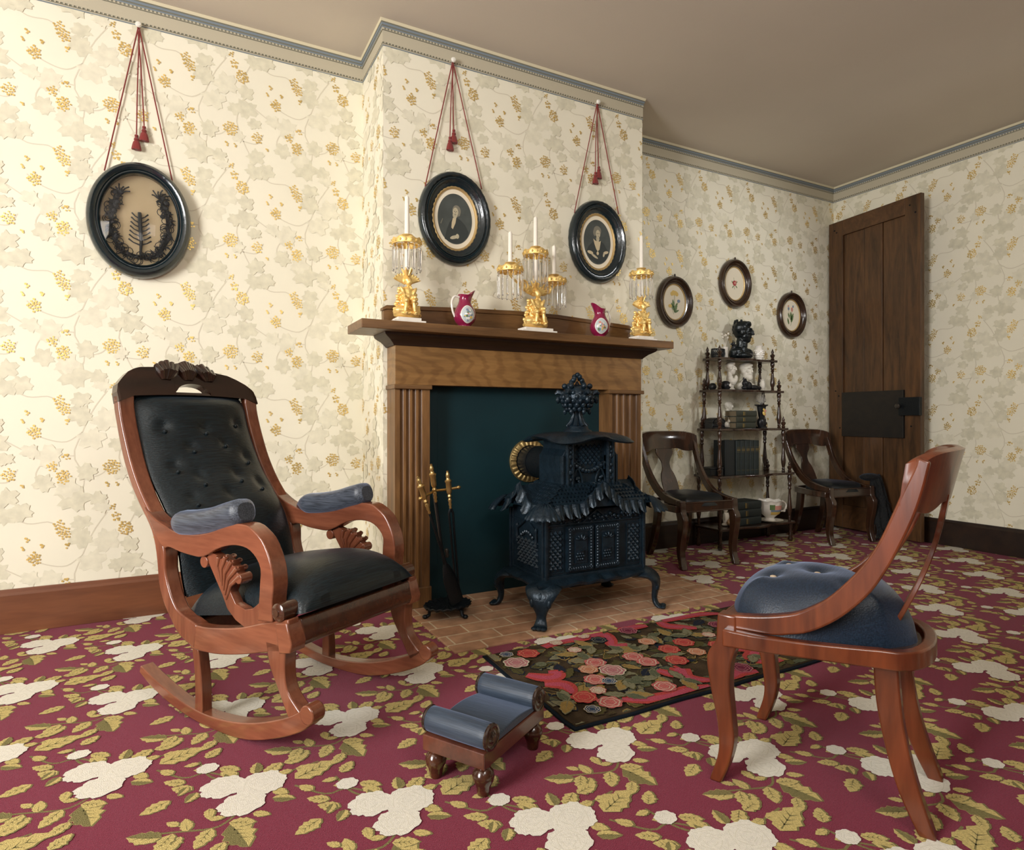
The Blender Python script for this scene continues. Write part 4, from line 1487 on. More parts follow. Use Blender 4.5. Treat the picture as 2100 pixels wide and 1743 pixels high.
for k in range(6):
    a = 2 * PI * k / 6 + .5
    c, s = math.cos(a), math.sin(a)
    mb.tube([(.070 * c, .070 * s, .985), (.092 * c, .092 * s, .992), (.102 * c, .102 * s, .982)], [.012, .011, .005], 6)
    mb.ball((.088 * c, .088 * s, .955), (.012, .012, .018), 6)
    mb.ball((.056 * c, .056 * s, .900), (.010, .010, .014), 6)
    mb.ball((.058 * c, .058 * s, 1.018), (.014, .014, .014), 7)
fin = mb.build('urn_finial', IR, sv, angle=50)
mb = MB()
rh = random.Random(8)
for s in (-1, 1):
    for k in range(8):
        t = k / 7
        mb.ball((s * .045 * (1 - t) ** .75 + .0, rh.uniform(-.006, .006), 1.012 + .058 * t), (.013, .012, .013), 7)
    mb.tube([(s * .012, 0, 1.02), (0, 0, 1.040)], .004, 5)
mb.build('leafy_loop', IR, fin, angle=60)

# cabriole legs
for sx in (-1, 1):
    for sy in (-1, 1):
        mb = MB()
        u = Vector((sx * .72, sy * .70, 0)).normalized()
        w = Vector((-u.y, u.x, 0))
        c0 = Vector((sx * (HW - .01), sy * (HD - .01), 0))
        st = [(-.03, .150, .050, .016), (.010, .158, .068, .018), (.045, .156, .078, .020), (.070, .138, .074, .020), (.078, .112, .062, .019), (.074, .082, .046, .017), (.070, .052, .030, .015), (.074, .028, .021, .013), (.086, .012, .027, .012), (.104, .009, .034, .006)]
        P = cr_interp([(a, z, 0) for a, z, _, _ in st], 30)
        Wd = cr_interp([(i, b, c) for i, (_, _, b, c) in enumerate(st)], 30)
        rings = []
        for i, p in enumerate(P):
            tan = (P[min(i + 1, 29)] - P[max(i - 1, 0)])
            nn = Vector((tan[1], -tan[0], 0)).normalized()
            ctr = c0 + u * p[0] + Vector((0, 0, p[1] - .007 + .007))
            hw, th = Wd[i][1], Wd[i][2]
            ring = []
            for k in range(16):
                a = 2 * PI * k / 16
                flut = 1 + .16 * math.cos(a * 6) * (1 if i < 18 else .4)
                off = (nn[0] * u + Vector((0, 0, nn[1]))) * (-th * math.sin(a) * flut)
                ring.append(ctr + w * hw * math.cos(a) + off)
            rings.append(ring)
        mb.loft(rings)
        for q in (-1, 0, 1):
            mb.ball(c0 + u * .108 + w * q * .020 + Vector((0, 0, .010)), (.014, .014, .008), 8)
        for q in range(5):
            mb.ball(c0 + u * .082 + w * (q - 2) * .018 + Vector((0, 0, .128 - .010 * abs(q - 2))), (.012, .012, .022), 8)
        mb.build('leg', IR, sv, angle=60)
# stovepipe into the fireboard, with fluted brass collar
mb = MB()
mb.tube([(-.028, 0.06, 0.650), (-.028, 0.20, 0.650), (-.028, 0.409, 0.650)], 0.078, 32)
for y in (0.11, 0.30):
    mb.tube([(-.028, y, 0.65), (-.028, y + .006, .65)], 0.081, 32)
mb.build('stovepipe', M['iron_black'], sv)
mb = MB()
rings = []
for k in range(96):
    a = 2 * PI * k / 96
    f = .004 if (k // 2) % 2 else 0
    rings.append([((r) * math.cos(a) - .028, .4095 - y - (f if 1 < i < 5 else 0), .65 + r * math.sin(a)) for i, (r, y) in enumerate([(0.076, 0.0), (0.076, .012), (0.082, .018), (0.094, .016), (0.106, .010), (.109, .012), (0.112, .006), (0.112, 0)])])
mb.loft(rings, loop=True)
cl = mb.build('pipe_collar', M['brass_dull'], sv, angle=25)
cl['label'] = 'fluted brass collar'

# ================================================================== GIRANDOLES, CANDLES AND JUGS ON THE MANTELSHELF
ZS = SH1
YG = 2.690


def ornament_figure(mb, s=1.0, seed=1):
    """gilt group: seated winged figure under fanned foliage on a rocky mound"""
    rg = random.Random(seed)

    def E(c, r, R=None):
        mb.ball([v * s for v in c], [v * s for v in r], 12, R=R)
    E((0, 0, 0.020), (0.066, 0.040, 0.022))
    E((-0.03, -0.008, 0.034), (0.036, 0.030, 0.022))
    E((0.03, 0.002, 0.036), (0.036, 0.030, 0.030))
    E((0, 0.010, 0.080), (0.034, 0.024, 0.058))
    E((0.0, -0.010, 0.112), (0.025, 0.020, 0.034))                 # torso
    E((0.0, -0.014, 0.096), (0.029, 0.022, 0.020))
    E((0.004, -0.016, 0.163), (0.016, 0.017, 0.019))               # head
    E((0.001, -0.012, 0.172), (0.018, 0.018, 0.014))               # hair
    for q in (-1, 1):
        E((q * 0.026, -0.022, 0.118), (0.009, 0.010, 0.026), rotm('Y', q * 28))
        E((q * 0.022, -0.034, 0.092), (0.008, 0.018, 0.009), rotm('Z', q * 20))
        E((q * 0.018, -0.034, 0.074), (0.014, 0.028, 0.014))
        E((q * 0.020, -0.046, 0.046), (0.010, 0.011, 0.032), rotm('Y', q * -8))
        E((q * 0.022, -0.054, 0.018), (0.010, 0.016, 0.008))
    for q in (-1, 1):                                              # fan of leaves behind the head
        for k in range(7):
            a = math.radians(18 + 17 * k)
            c = (q * (0.012 + 0.040 * math.cos(a)), 0.004, 0.168 + 0.030 * math.sin(a))
            mb.tube([(q * .006 * s, .004 * s, .158 * s), [v * s for v in c], (q * (0.012 + 0.056 * math.cos(a)) * s, -0.004 * s, (0.164 + 0.044 * math.sin(a)) * s)], [.006 * s, .0075 * s, .0022 * s], 6)
    for k in range(46):                                            # leaves up the mound
        t = k / 46
        a = k * 2.4
        r = 0.060 - 0.028 * t
        z = 0.018 + 0.125 * t
        c, q = math.cos(a) * r, math.sin(a) * r * .62
        mb.ball((c * s, (q + .004) * s, z * s), (0.013 * s, 0.007 * s, 0.010 * s), 6, R=Matrix.Rotation(a, 4, 'Z') @ rotm('Y', rg.uniform(-50, 50)))


def prism_drop(mb, L):
    mb.lathe([(0.0005, 0), (0.0035, -0.003), (0.0035, -0.008), (0.0005, -0.011)], 6)
    mb.lathe([(0.0005, -0.012), (0.0052, -0.018), (0.0046, -L + 0.014), (0.0062, -L + 0.008), (0.0005, -L)], 6, sy=0.75)


def gallery(mb, c, r):
    """pierced gilt ring with a candle pan above"""
    x, y, z = c
    n = 64
    rings = []
    for k in range(n):
        a = 2 * PI * k / n
        wv = 0.004 * math.cos(8 * a)
        rings.append([(x + (r + d) * math.cos(a), y + (r + d) * math.sin(a), z + h + (wv if h > .01 else 0)) for d, h in ((0, 0), (.003, .001), (.002, .012), (.004, .022), (.001, .027), (-.002, .022), (-.001, .01), (-.002, .001))])
    mb.loft(rings, loop=True)
    for k in range(16):
        a = 2 * PI * k / 16
        mb.ball((x + (r + .002) * math.cos(a), y + (r + .002) * math.sin(a), z + .013), (.006, .006, .007), 6)
    for k in range(4):
        a = 2 * PI * k / 4 + .4
        mb.tube([(x, y, z + .014), (x + r * math.cos(a), y + r * math.sin(a), z + .014)], 0.003, 6)
    mb.lathe([(0.008, -.002), (0.011, .006), (0.010, .030), (0.013, .036), (0.025, .042), (0.027, .046), (0.022, .045), (0.0125, .043), (0.0125, .030), (0.0, .030)], 20, c)


def girandole(name, label, x, arms, base_w, group, fs):
    t = thing(name, label, 'candelabra', (x, YG, ZS), 0, group)
    mb = MB()
    mb.box2((-base_w / 2, -0.048, 0), (base_w / 2, 0.048, 0.018))
    mb.box2((-base_w / 2 + .02, -0.042, 0.018), (base_w / 2 - .02, 0.042, 0.031))
    mb.build('marble_base', M['marble'], t, smooth=False, bev=0.002)
    mb = MB()
    ornament_figure(mb, fs)
    mb.build('figure', M['gilt'], t, remesh=0.0026, loc=(0, 0, 0.030), angle=80)
    # crystal drops are one shape, hung round every gallery
    proto = None
    for i, (ax, ay, az, r, L) in enumerate(arms):
        mb = MB()
        if len(arms) > 1 and i != 0:
            s = 1 if ax > 0 else -1
            P = []
            for k in range(26):                            # scrolled arm
                q = k / 25
                a = q * 1.75 * 2 * PI
                rr_ = 0.030 * (1 - q * .72)
                P.append((s * (0.070 + .012 * q) + rr_ * math.cos(a + (0 if s > 0 else PI)), ay * .4, 0.236 + rr_ * math.sin(a)))
            mb.tube(P, 0.0055, 7)
            mb.tube(cr_interp([(s * .014, 0, 0.215), (s * .05, ay * .3, 0.206), (s * .098, ay * .6, 0.236), (ax, ay, az - .014), (ax, ay, az)], 16), [.006] * 16, 8)
            for k in range(6):
                mb.ball((s * (.05 + .011 * k), ay * .5, .215 + .004 * k * k * .5), (.009, .006, .007), 6)
        else:
            mb.lathe([(0.012, 0.205 * fs), (0.018, 0.212 * fs), (0.009, 0.222 * fs), (0.016, 0.236 * fs), (0.020, 0.246 * fs), (0.014, .248 * fs), (0.0075, .250 * fs), (0.0065, az)], 16, (ax, ay, 0))
            for k in range(6):
                a = 2 * PI * k / 6
                mb.tube([(ax + .010 * math.cos(a), ay + .010 * math.sin(a), .225 * fs), (ax + .020 * math.cos(a), ay + .020 * math.sin(a), .245 * fs), (ax + .026 * math.cos(a), ay + .026 * math.sin(a), .258 * fs)], [.003, .005, .002], 5)
        arm = mb.build('arm', M['gilt'], t)
        if i == 0:
            mb = MB()                                      # pale sleeve between the prisms
            mb.lathe([(0.013, az - L + .006), (0.013, az - 0.02), (0.008, az - .018)], 18, (ax, ay, 0))
            mb.build('sleeve', M['candle'], t)
        mb = MB()
        gallery(mb, (ax, ay, az), r)
        g = mb.build('gallery', M['gilt'], t, angle=50)
        n = 14
        for k in range(n):
            a = 2 * PI * k / n
            loc = (ax + r * math.cos(a), ay + r * math.sin(a), az)
            if proto is None or proto[1] != L:
                mb = MB()
                prism_drop(mb, L)
                o = mb.build('crystal_drop', M['crystal'], g, smooth=False)
                o.location = loc
                proto = (o, L)
            else:
                copy_part(proto[0], g, loc=loc)
    return t


def candle(label, x, y, z, h):
    mb = MB()
    mb.lathe([(0.0112, 0), (0.0100, h - .006), (0.0080, h), (0.0, h + .002)], 18)
    mb.tube([(0, 0, h), (0.001, 0, h + .008)], 0.0012, 5)
    o = mb.build('candle', M['candle'], loc=(x, y, z))
    tag(o, label, 'candle', 'white candles on the mantel')


girandole('girandole', 'single gilt girandole with crystal drops at the left end of the mantel', 0.890, [(0, 0, 0.362, 0.062, 0.120)], 0.150, 'single girandoles on the mantel', 1.0)
girandole('girandole', 'single gilt girandole with crystal drops at the right end of the mantel', 2.240, [(0, 0, 0.364, 0.062, 0.120)], 0.150, 'single girandoles on the mantel', 1.0)
girandole('three_arm_girandole', 'three-armed gilt girandole in the middle of the mantel', 1.562, [(0, 0, 0.395, 0.060, 0.150), (-0.160, -0.03, 0.290, 0.060, 0.125), (0.128, 0.03, 0.275, 0.060, 0.125)], 0.200, None, 1.05)
for lab, x, dy, z, h in (('white candle in the girandole at the left end of the mantel', 0.890, 0, 0.362, 0.190), ('white candle in the girandole at the right end of the mantel', 2.240, 0, 0.364, 0.195),
                         ('white candle in the middle, tallest arm of the three-armed girandole', 1.562, 0, 0.395, 0.165), ('white candle in the left arm of the three-armed girandole', 1.402, -0.03, 0.290, 0.165), ('white candle in the right arm of the three-armed girandole', 1.690, 0.03, 0.275, 0.165)):
    candle(lab, x, YG + dy, ZS + z + .0305, h)


def jug(label, x, flip, face):
    t = thing('pitcher', label, 'pitcher', (x, YG - .005, ZS), 0, 'maroon porcelain pitchers')
    f = -1 if flip else 1
    prof = [(0.030, 0), (0.033, 0.004), (0.028, 0.012), (0.030, 0.018), (0.045, 0.034), (0.053, 0.056), (0.052, 0.076), (0.044, 0.098), (0.033, 0.118), (0.028, 0.134), (0.028, 0.148), (0.032, 0.160)]
    prof = [(p[1], p[2]) for p in [(i, a, b) for i, (a, b) in enumerate(prof)]]
    mb = MB()
    n = 36
    rings = []
    for r, z in [tuple(p) for p in cr_interp(prof, 30)]:
        ring = []
        k0 = max(0, (z - 0.125) / 0.035)
        for k in range(n):
            a = 2 * PI * k / n
            c = math.cos(a)
            sp = max(0, c) ** 3
            rad = r + sp * 0.022 * k0 ** 1.5
            ring.append((f * rad * c, rad * math.sin(a), z + sp * .030 * k0 ** 2 + (max(0, -c) ** 2) * .004 * k0))
        rings.append(ring)
    inner = [[(p[0] * .9, p[1] * .9, p[2] - .001) for p in rings[-1]], [(p[0] * .8, p[1] * .8, 0.13) for p in rings[-6]], [(p[0] * .05, p[1] * .05, 0.12) for p in rings[-6]]]
    mb.loft(rings + inner)
    mb.build('body', M['maroon_glaze'], t, angle=60)
    mb = MB()
    mb.tube(cr_interp([(-f * 0.028, 0, 0.150), (-f * 0.052, 0, 0.152), (-f * 0.066, 0, 0.125), (-f * 0.062, 0, 0.085), (-f * 0.050, 0, 0.056)], 20), [.0052] * 20, 8)
    mb.build('handle', M['porcelain'], t)
    mb = MB()
    mb.lathe([(0.029, 0.0005), (0.0335, 0.003), (0.033, 0.0055)], 28, sx=1.02, sy=1.02)
    mb.build('foot_rim', M['porcelain'], t)
    # painted medallion on the belly, facing out
    P = cr_interp(prof, 40)

    def on(u, v, off):
        z = 0.066 + v
        rad = 0.05
        for a_, b_ in zip(P[:-1], P[1:]):
            if a_[1] <= z <= b_[1]:
                rad = a_[0] + (b_[0] - a_[0]) * (z - a_[1]) / max(1e-6, b_[1] - a_[1])
        ang = face + u / 0.05
        return ((rad + off) * math.cos(ang), (rad + off) * math.sin(ang), z)
    mb = MB()

    def medal(ru, rv, off, m, cu=0, cv=0):
        R = []
        for i in range(1, 6):
            R.append([on(cu + ru * i / 5 * math.cos(2 * PI * k / 28), cv + rv * i / 5 * math.sin(2 * PI * k / 28), off) for k in range(28)])
        mb.loft(R, m=m)
    medal(0.034, 0.042, 0.0012, 0)
    medal(0.030, 0.038, 0.0018, 1)
    rj = random.Random(4 + flip)
    for i in range(26):
        a, q = rj.uniform(0, 6.28), math.sqrt(rj.uniform(0, 1)) * .8
        medal(rj.uniform(.003, .0065), rj.uniform(.003, .008), 0.0022 + .00006 * i, rj.choice([0, 2, 3, 4, 5, 2]), 0.025 * q * math.cos(a), .033 * q * math.sin(a) - .004)
    mb.build('painted_medallion', [M['porcelain'], mat('medallion_sky', (0.50, 0.56, 0.56), 0.3) if 'medallion_sky' not in bpy.data.materials else bpy.data.materials['medallion_sky'], M['pic_blue'], M['pic_pink'], M['pic_green'], M['pic_yellow']], t)


jug('maroon pitcher with painted medallion, left of the three-armed girandole', 1.172, False, -1.66)
jug('maroon pitcher with painted medallion, right of the three-armed girandole', 1.955, True, -2.03)

# ================================================================== ROCKING CHAIR  (local x forward, y from the near side to the far side)
RW = 0.520
rk = thing('rocking_chair', 'mahogany rocking chair with tufted black horsehair back and padded scroll arms', 'rocking chair', (0.121, 1.854, 0.0), -math.radians(57.9 - 90 + 90) + 0)
rk.rotation_euler = (0, 0, math.atan2(-0.847, 0.531))
MH, MHZ, MD = M['mahogany'], M['mahogany_z'], M['mahogany_deep_shade']
ST_O = [(-0.612, 0.955), (-0.610, 0.914), (-0.594, 0.86), (-0.570, 0.788), (-0.543, 0.727), (-0.505, 0.662), (-0.459, 0.604), (-0.414, 0.555), (-0.388, 0.515), (-0.372, 0.465), (-0.362, 0.402), (-0.357, 0.372), (-0.337, 0.326), (-0.295, 0.274), (-0.253, 0.236), (-0.18, 0.209)]
ST_I = [(-0.582, 0.955), (-0.578, 0.914), (-0.562, 0.86), (-0.538, 0.798), (-0.510, 0.736), (-0.474, 0.676), (-0.435, 0.625), (-0.385, 0.57), (-0.35, 0.525), (-0.329, 0.474), (-0.327, 0.424), (-0.312, 0.378), (-0.287, 0.333), (-0.253, 0.304), (-0.17, 0.281)]
ARM_T = [(-0.43, 0.605), (-0.37, 0.572), (-0.312, 0.553), (-0.268, 0.543), (-0.187, 0.542), (-0.11, 0.555), (-0.046, 0.575), (0.002, 0.589), (0.049, 0.59), (0.075, 0.583), (0.118, 0.556), (0.142, 0.521), (0.158, 0.483), (0.163, 0.44), (0.158, 0.399), (0.160, 0.345)]
ARM_B = [(-0.37, 0.525), (-0.329, 0.490), (-0.299, 0.494), (-0.241, 0.485), (-0.187, 0.481), (-0.148, 0.481), (-0.109, 0.494), (-0.077, 0.51), (-0.034, 0.524), (0.015, 0.531), (0.061, 0.526), (0.095, 0.505), (0.112, 0.477), (0.110, 0.44), (0.107, 0.40), (0.100, 0.34)]
R_T = [(-0.215, 0.281), (-0.137, 0.281), (-0.049, 0.293), (0.027, 0.308), (0.121, 0.336), (0.215, 0.360)]
R_B = [(-0.199, 0.209), (-0.137, 0.210), (-0.064, 0.217), (0.035, 0.236), (0.14, 0.262), (0.222, 0.276)]
RUN_T = [(-0.456, 0.108), (-0.396, 0.086), (-0.295, 0.056), (-0.192, 0.037), (-0.101, 0.034), (0.006, 0.045), (0.107, 0.069), (0.202, 0.104), (0.251, 0.130), (0.280, 0.152)]
RUN_B = [(-0.462, 0.086), (-0.396, 0.055), (-0.295, 0.024), (-0.192, 0.006), (-0.101, 0.000), (0.006, 0.002), (0.095, 0.018), (0.202, 0.055), (0.274, 0.091), (0.306, 0.122)]
BRK = [(-0.141, 0.474), (-0.123, 0.463), (-0.092, 0.421), (-0.064, 0.384), (-0.042, 0.347), (-0.006, 0.321), (0.031, 0.308), (0.10, 0.326), (0.150, 0.340), (0.12, 0.38), (0.095, 0.385), (0.067, 0.364), (0.035, 0.356), (-0.006, 0.366), (-0.027, 0.394), (-0.027, 0.416),
       (-0.012, 0.430), (0.014, 0.422), (0.026, 0.432), (0.020, 0.448), (0.000, 0.452), (0.008, 0.470), (-0.018, 0.468), (-0.016, 0.486), (-0.042, 0.478), (-0.046, 0.496), (-0.070, 0.482), (-0.085, 0.490), (-0.115, 0.497)]
for s in (0, 1):
    def fr(a, y, b, s=s):
        return (a, y if s == 0 else RW - y, b)
    mb = MB()
    mb.ribbon(ST_O, ST_I, lambda t: 0.0, lambda t: 0.052 - 0.010 * t, 40, frame=fr)
    mb.build('stile', MHZ, rk, bev=0.006, seg=3)
    mb = MB()
    mb.ribbon(ARM_T, ARM_B, -0.004, 0.046, 44, frame=fr)
    mb.build('arm', MH, rk, bev=0.008, seg=3)
    mb = MB()
    mb.ribbon(R_T, R_B, 0.001, 0.036, 20, frame=fr)
    mb.prism([(0.185, 0.268), (0.226, 0.276), (0.232, 0.300), (0.214, 0.352), (0.170, 0.345)], -0.004, 0.046, frame=fr)
    sr = mb.build('side_rail', MH, rk, bev=0.003)
    mb = MB()                                                   # turned roundel at the foot of the arm
    kx, kz = 0.182, 0.374
    c0 = fr(kx, -0.008, kz)
    c1 = fr(kx, 0.050, kz)
    mb.tube([c0, fr(kx, -0.004, kz), fr(kx, 0.046, kz), c1], [0.018, 0.024, 0.024, 0.018], 24)
    mb.tube([fr(kx, -0.012, kz), fr(kx, -0.006, kz)], [0.009, 0.011], 16)
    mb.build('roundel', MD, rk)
    mb = MB()
    mb.prism(BRK, 0.008, 0.034, frame=fr)
    for k, e_ in enumerate([(0.018, 0.446), (0.004, 0.466), (-0.020, 0.482), (-0.046, 0.492), (-0.078, 0.488)]):   # flutes of the shell
        st = (-0.045 - .006 * k, 0.372 + .012 * k)
        mid = ((st[0] + e_[0]) / 2 - .012, (st[1] + e_[1]) / 2 + .006)
        for yy in (0.008, 0.034):
            mb.tube([fr(st[0], yy, st[1]), fr(mid[0], yy, mid[1]), fr(e_[0], yy, e_[1])], [.003, .006, .008], 8)
    mb.tube([fr(0.012, 0.003, 0.438), fr(0.012, 0.040, 0.438)], 0.014, 16)
    mb.tube([fr(-0.140, 0.003, 0.467), fr(-0.140, 0.040, 0.467)], 0.017, 16)
    b_ = mb.build('carved_bracket', MHZ, rk, bev=0.002)
    mb = MB()
    mb.ribbon([(-0.197, 0.215), (-0.186, 0.150), (-0.182, 0.090), (-0.184, 0.030)], [(-0.168, 0.215), (-0.156, 0.150), (-0.150, 0.090), (-0.148, 0.030)], 0.003, 0.036, 14, frame=fr)
    mb.build('leg', MHZ, rk, bev=0.003)
    mb = MB()
    mb.ribbon([(0.126, 0.290), (0.144, 0.226), (0.172, 0.177), (0.205, 0.122), (0.222, 0.096)], [(0.205, 0.290), (0.200, 0.226), (0.211, 0.175), (0.249, 0.138), (0.268, 0.126)], 0.001, 0.040, 18, frame=fr)
    mb.build('leg', MHZ, rk, bev=0.003)
    mb = MB()
    mb.ribbon(RUN_T, RUN_B, 0.0, 0.040, 40, frame=fr)
    mb.tube([fr(0.283, -0.001, 0.130), fr(0.283, 0.041, 0.130)], 0.0245, 24)
    mb.build('rocker', MH, rk, bev=0.003)
    # stuffed arm pad
    mb = MB()
    axis = cr_interp([(-0.322, 0.556), (-0.268, 0.566), (-0.187, 0.574), (-0.11, 0.588), (-0.046, 0.606), (0.000, 0.618), (0.022, 0.622)], 26)
    rings = []
    for i, p in enumerate(axis):
        t = i / 25
        g = min(1, math.sin(PI * min(1, t * 4 + .04) / 2)) * min(1, math.sin(PI * min(1, (1 - t) * 9 + .45) / 2))
        ring = []
        for k in range(20):
            a = 2 * PI * k / 20
            c, s_ = math.cos(a), math.sin(a)
            c, s_ = math.copysign(abs(c) ** .8, c), math.copysign(abs(s_) ** .8, s_)
            ring.append(fr(p[0] - .2 * s_ * .03, 0.022 + 0.041 * g * c, p[1] + 0.037 * g * s_))
        rings.append(ring)
    mb.loft(rings)
    mb.build('arm_pad', M['hair_pad'], rk)

# rails and crest
mb = MB()
for y0, y1 in ((0.04, RW - 0.04),):
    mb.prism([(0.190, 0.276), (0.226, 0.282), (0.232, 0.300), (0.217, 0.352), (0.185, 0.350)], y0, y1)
mb.build('front_rail', MD, rk, bev=0.004)  # shade of the front face put into the wood colour
mb = MB()
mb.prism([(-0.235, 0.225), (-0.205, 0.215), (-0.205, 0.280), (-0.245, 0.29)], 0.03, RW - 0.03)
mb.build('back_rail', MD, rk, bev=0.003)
# crest: wavy carved rail with a hand hole, raking back
CT = [(0.0, 0.962), (0.008, 0.985), (0.045, 1.008), (0.087, 1.030), (0.13, 1.042), (0.17, 1.048), (0.25, 1.051), (0.29, 1.060), (0.33, 1.072), (0.36, 1.074), (0.39, 1.068), (0.42, 1.060), (0.45, 1.070), (0.48, 1.075), (0.51, 1.070), (0.54, 1.060), (0.57, 1.066), (0.60, 1.069), (0.63, 1.062), (0.67, 1.048), (0.71, 1.042), (0.79, 1.036), (0.86, 1.022), (0.93, 1.004), (0.975, 0.986), (0.992, 0.975), (1.0, 0.958)]


def crest_top(v):
    for (a, za), (b, zb) in zip(CT[:-1], CT[1:]):
        if a <= v <= b:
            return za + (zb - za) * (v - a) / (b - a)
    return CT[-1][1]


def crest_x(z):
    return -0.594 - (z - 0.95) * 0.30


mb = MB()
NC = 81
cols = []
for i in range(NC):
    v = i / (NC - 1)
    zb = 0.946 + 0.010 * math.sin(PI * v) - 0.016 * max(0, 1 - min(v, 1 - v) / .10)
    zt = max(crest_top(v), zb + .004)
    hx = abs(v - 0.5) / 0.115
    if hx < 1:
        cols.append((v, zb, 0.966, 0.966 + 0.030 * math.sqrt(1 - hx * hx) + .0005, zt))
    else:
        cols.append((v, zb, None, None, zt))


def cpt(v, z, d):
    n = Vector((0.955, 0, 0.29))
    p = Vector((crest_x(z), 0.0 + v * RW, z)) + n * d
    return p


for (a, b) in zip(cols[:-1], cols[1:]):
    segs = []
    ha, hb = a[2] is not None, b[2] is not None
    if ha or hb:
        a2 = (a[2], a[3]) if ha else (0.966, 0.9665)
        b2 = (b[2], b[3]) if hb else (0.966, 0.9665)
        segs = [(a[1], a2[0], b[1], b2[0]), (a2[1], a[4], b2[1], b[4])]
    else:
        segs = [(a[1], a[4], b[1], b[4])]
    for z0, z1, z2, z3 in segs:
        r0 = [cpt(a[0], z0, 0.014), cpt(a[0], z1, 0.010), cpt(a[0], z1, -0.022), cpt(a[0], z0, -0.022)]
        r1 = [cpt(b[0], z2, 0.014), cpt(b[0], z3, 0.010), cpt(b[0], z3, -0.022), cpt(b[0], z2, -0.022)]
        mb.loft([r0, r1], cap=False)
bm_cap = [cols[0], cols[-1]]
for c in bm_cap:
    mb.poly([cpt(c[0], c[1], .014), cpt(c[0], c[4], .010), cpt(c[0], c[4], -.022), cpt(c[0], c[1], -.022)])
cr_ = mb.build('crest_rail', M['mahogany_dark_shade'], rk, angle=40)  # crest's shaded front painted as darker wood, leaves likewise
mb = MB()
for v0, lean, n in ((0.355, -1, 5), (0.48, 0, 7), (0.60, 1, 5)):
    for k in range(n):
        t = (k - (n - 1) / 2) / ((n - 1) / 2)
        top = v0 + t * (0.072 if lean else 0.056)
        p0, p1 = cpt(v0 + t * .02 + lean * .03, 1.010, .013), cpt(top, crest_top(top) + .002, .004)
        mb.tube([p0, (p0 + p1) / 2 + Vector((.010, 0, 0)), p1], [.006, .013, .010], 8)
mb.build('carved_leaves', M['mahogany_dark_shade'], cr_)

# upholstered back
BP = cr_interp([(-0.604, 0.955), (-0.590, 0.90), (-0.566, 0.83), (-0.530, 0.755), (-0.484, 0.68), (-0.425, 0.61), (-0.370, 0.54), (-0.335, 0.46), (-0.318, 0.39), (-0.300, 0.33)], 60)
BTN = [(0.235, 0.835), (0.50, 0.830), (0.765, 0.845), (0.37, 0.765), (0.62, 0.770), (0.24, 0.705), (0.76, 0.720), (0.36, 0.66), (0.62, 0.655), (0.26, 0.60), (0.50, 0.595), (0.77, 0.625)]


def back_pt(u, v):
    i = u * 59
    k = min(58, int(i))
    p = BP[k].lerp(BP[k + 1], i - k)
    t = (BP[min(59, k + 2)] - BP[max(0, k - 1)]).normalized()
    n = Vector((-t[1], t[0]))
    if n[0] < 0:
        n = -n
    top = min(1, u / 0.09)
    hw = (RW / 2 - 0.050) * (1 - .16 * (1 - math.sqrt(max(0, 1 - (1 - top) ** 2)))) - .018 * math.sin(PI * min(1, u * 1.2)) * 0
    w = 2 * v - 1
    edge = (1 - abs(w) ** 2.5) ** .75 * (1 - (1 - min(1, u / .10)) ** 3) ** .8
    h = 0.004 + 0.048 * edge
    y = RW / 2 + w * hw
    for bv, bz in BTN:
        d2 = ((y / RW - bv) * RW) ** 2 + ((p[1] - bz)) ** 2
        h -= 0.007 * math.exp(-d2 / 0.00035) + .005 * math.exp(-d2 / 0.003)
    return Vector((p[0] + n[0] * h, y, p[1] + n[1] * h))


mb = MB()
ids = mb.grid(70, 60, lambda u, v: back_pt(u, v))
back_ids = mb.grid(70, 2, lambda u, v: Vector((cr_interp([(q[0], q[1]) for q in BP], 60)[int(u * 59)][0] - .012, 0.05 + v * (RW - .10), BP[int(u * 59)][1])) if False else Vector((BP[int(u * 59)][0] - .014, RW / 2 + (2 * v - 1) * (RW / 2 - .055), BP[int(u * 59)][1])))
bk = mb.build('back_cushion', M['hair_black'], rk, recalc=True)
for bv, bz in BTN:
    best = min(((abs(back_pt(u / 80, bv_ / 80).z - bz) + abs(back_pt(u / 80, bv_ / 80).y - bv * RW), u / 80, bv_ / 80) for u in range(0, 80, 2) for bv_ in range(8, 74, 2)))
    p = back_pt(best[1], best[2])
    b = MB()
    b.ball(p + Vector((.004, 0, .001)), (.005, .0075, .0075), 10)
    b.build('tuft_button', M['hair_black'], bk)

# domed seat


def seat_pt(u, v):
    x = -0.285 + u * 0.512
    w = 2 * v - 1
    y = RW / 2 + w * (RW / 2 - 0.035 - (0.0 if u > .1 else .02 * (1 - u / .1)))
    zb = 0.283 + max(0, (x + 0.215)) * 0.168 + .01
    q = 2 * u - 1
    h = 0.130 * (1 - abs(w) ** 3.4) ** .5 * (1 - abs(q) ** 3.5) ** .55
    bulge = 0.016 * (1 - abs(w) ** 6) * max(0, q) ** 3 * (4 * min(h, .05) / .05 * (1 - min(h, .05) / .05) * .5 + .3)
    return Vector((x + bulge, y, zb + h))


mb = MB()
mb.grid(60, 56, seat_pt)
mb.build('seat_cushion', M['hair_black'], rk)

# ================================================================== GONDOLA CHAIRS  (local x forward, y to the sitter's left, origin between the front feet)


def side_y(t):
    return 0.208 - 0.095 * (max(0, t - 0.08) / 0.30) ** 1.5


def stile_y(t):
    return 0.209 + 0.012 * max(0, (t - .2) / .2)


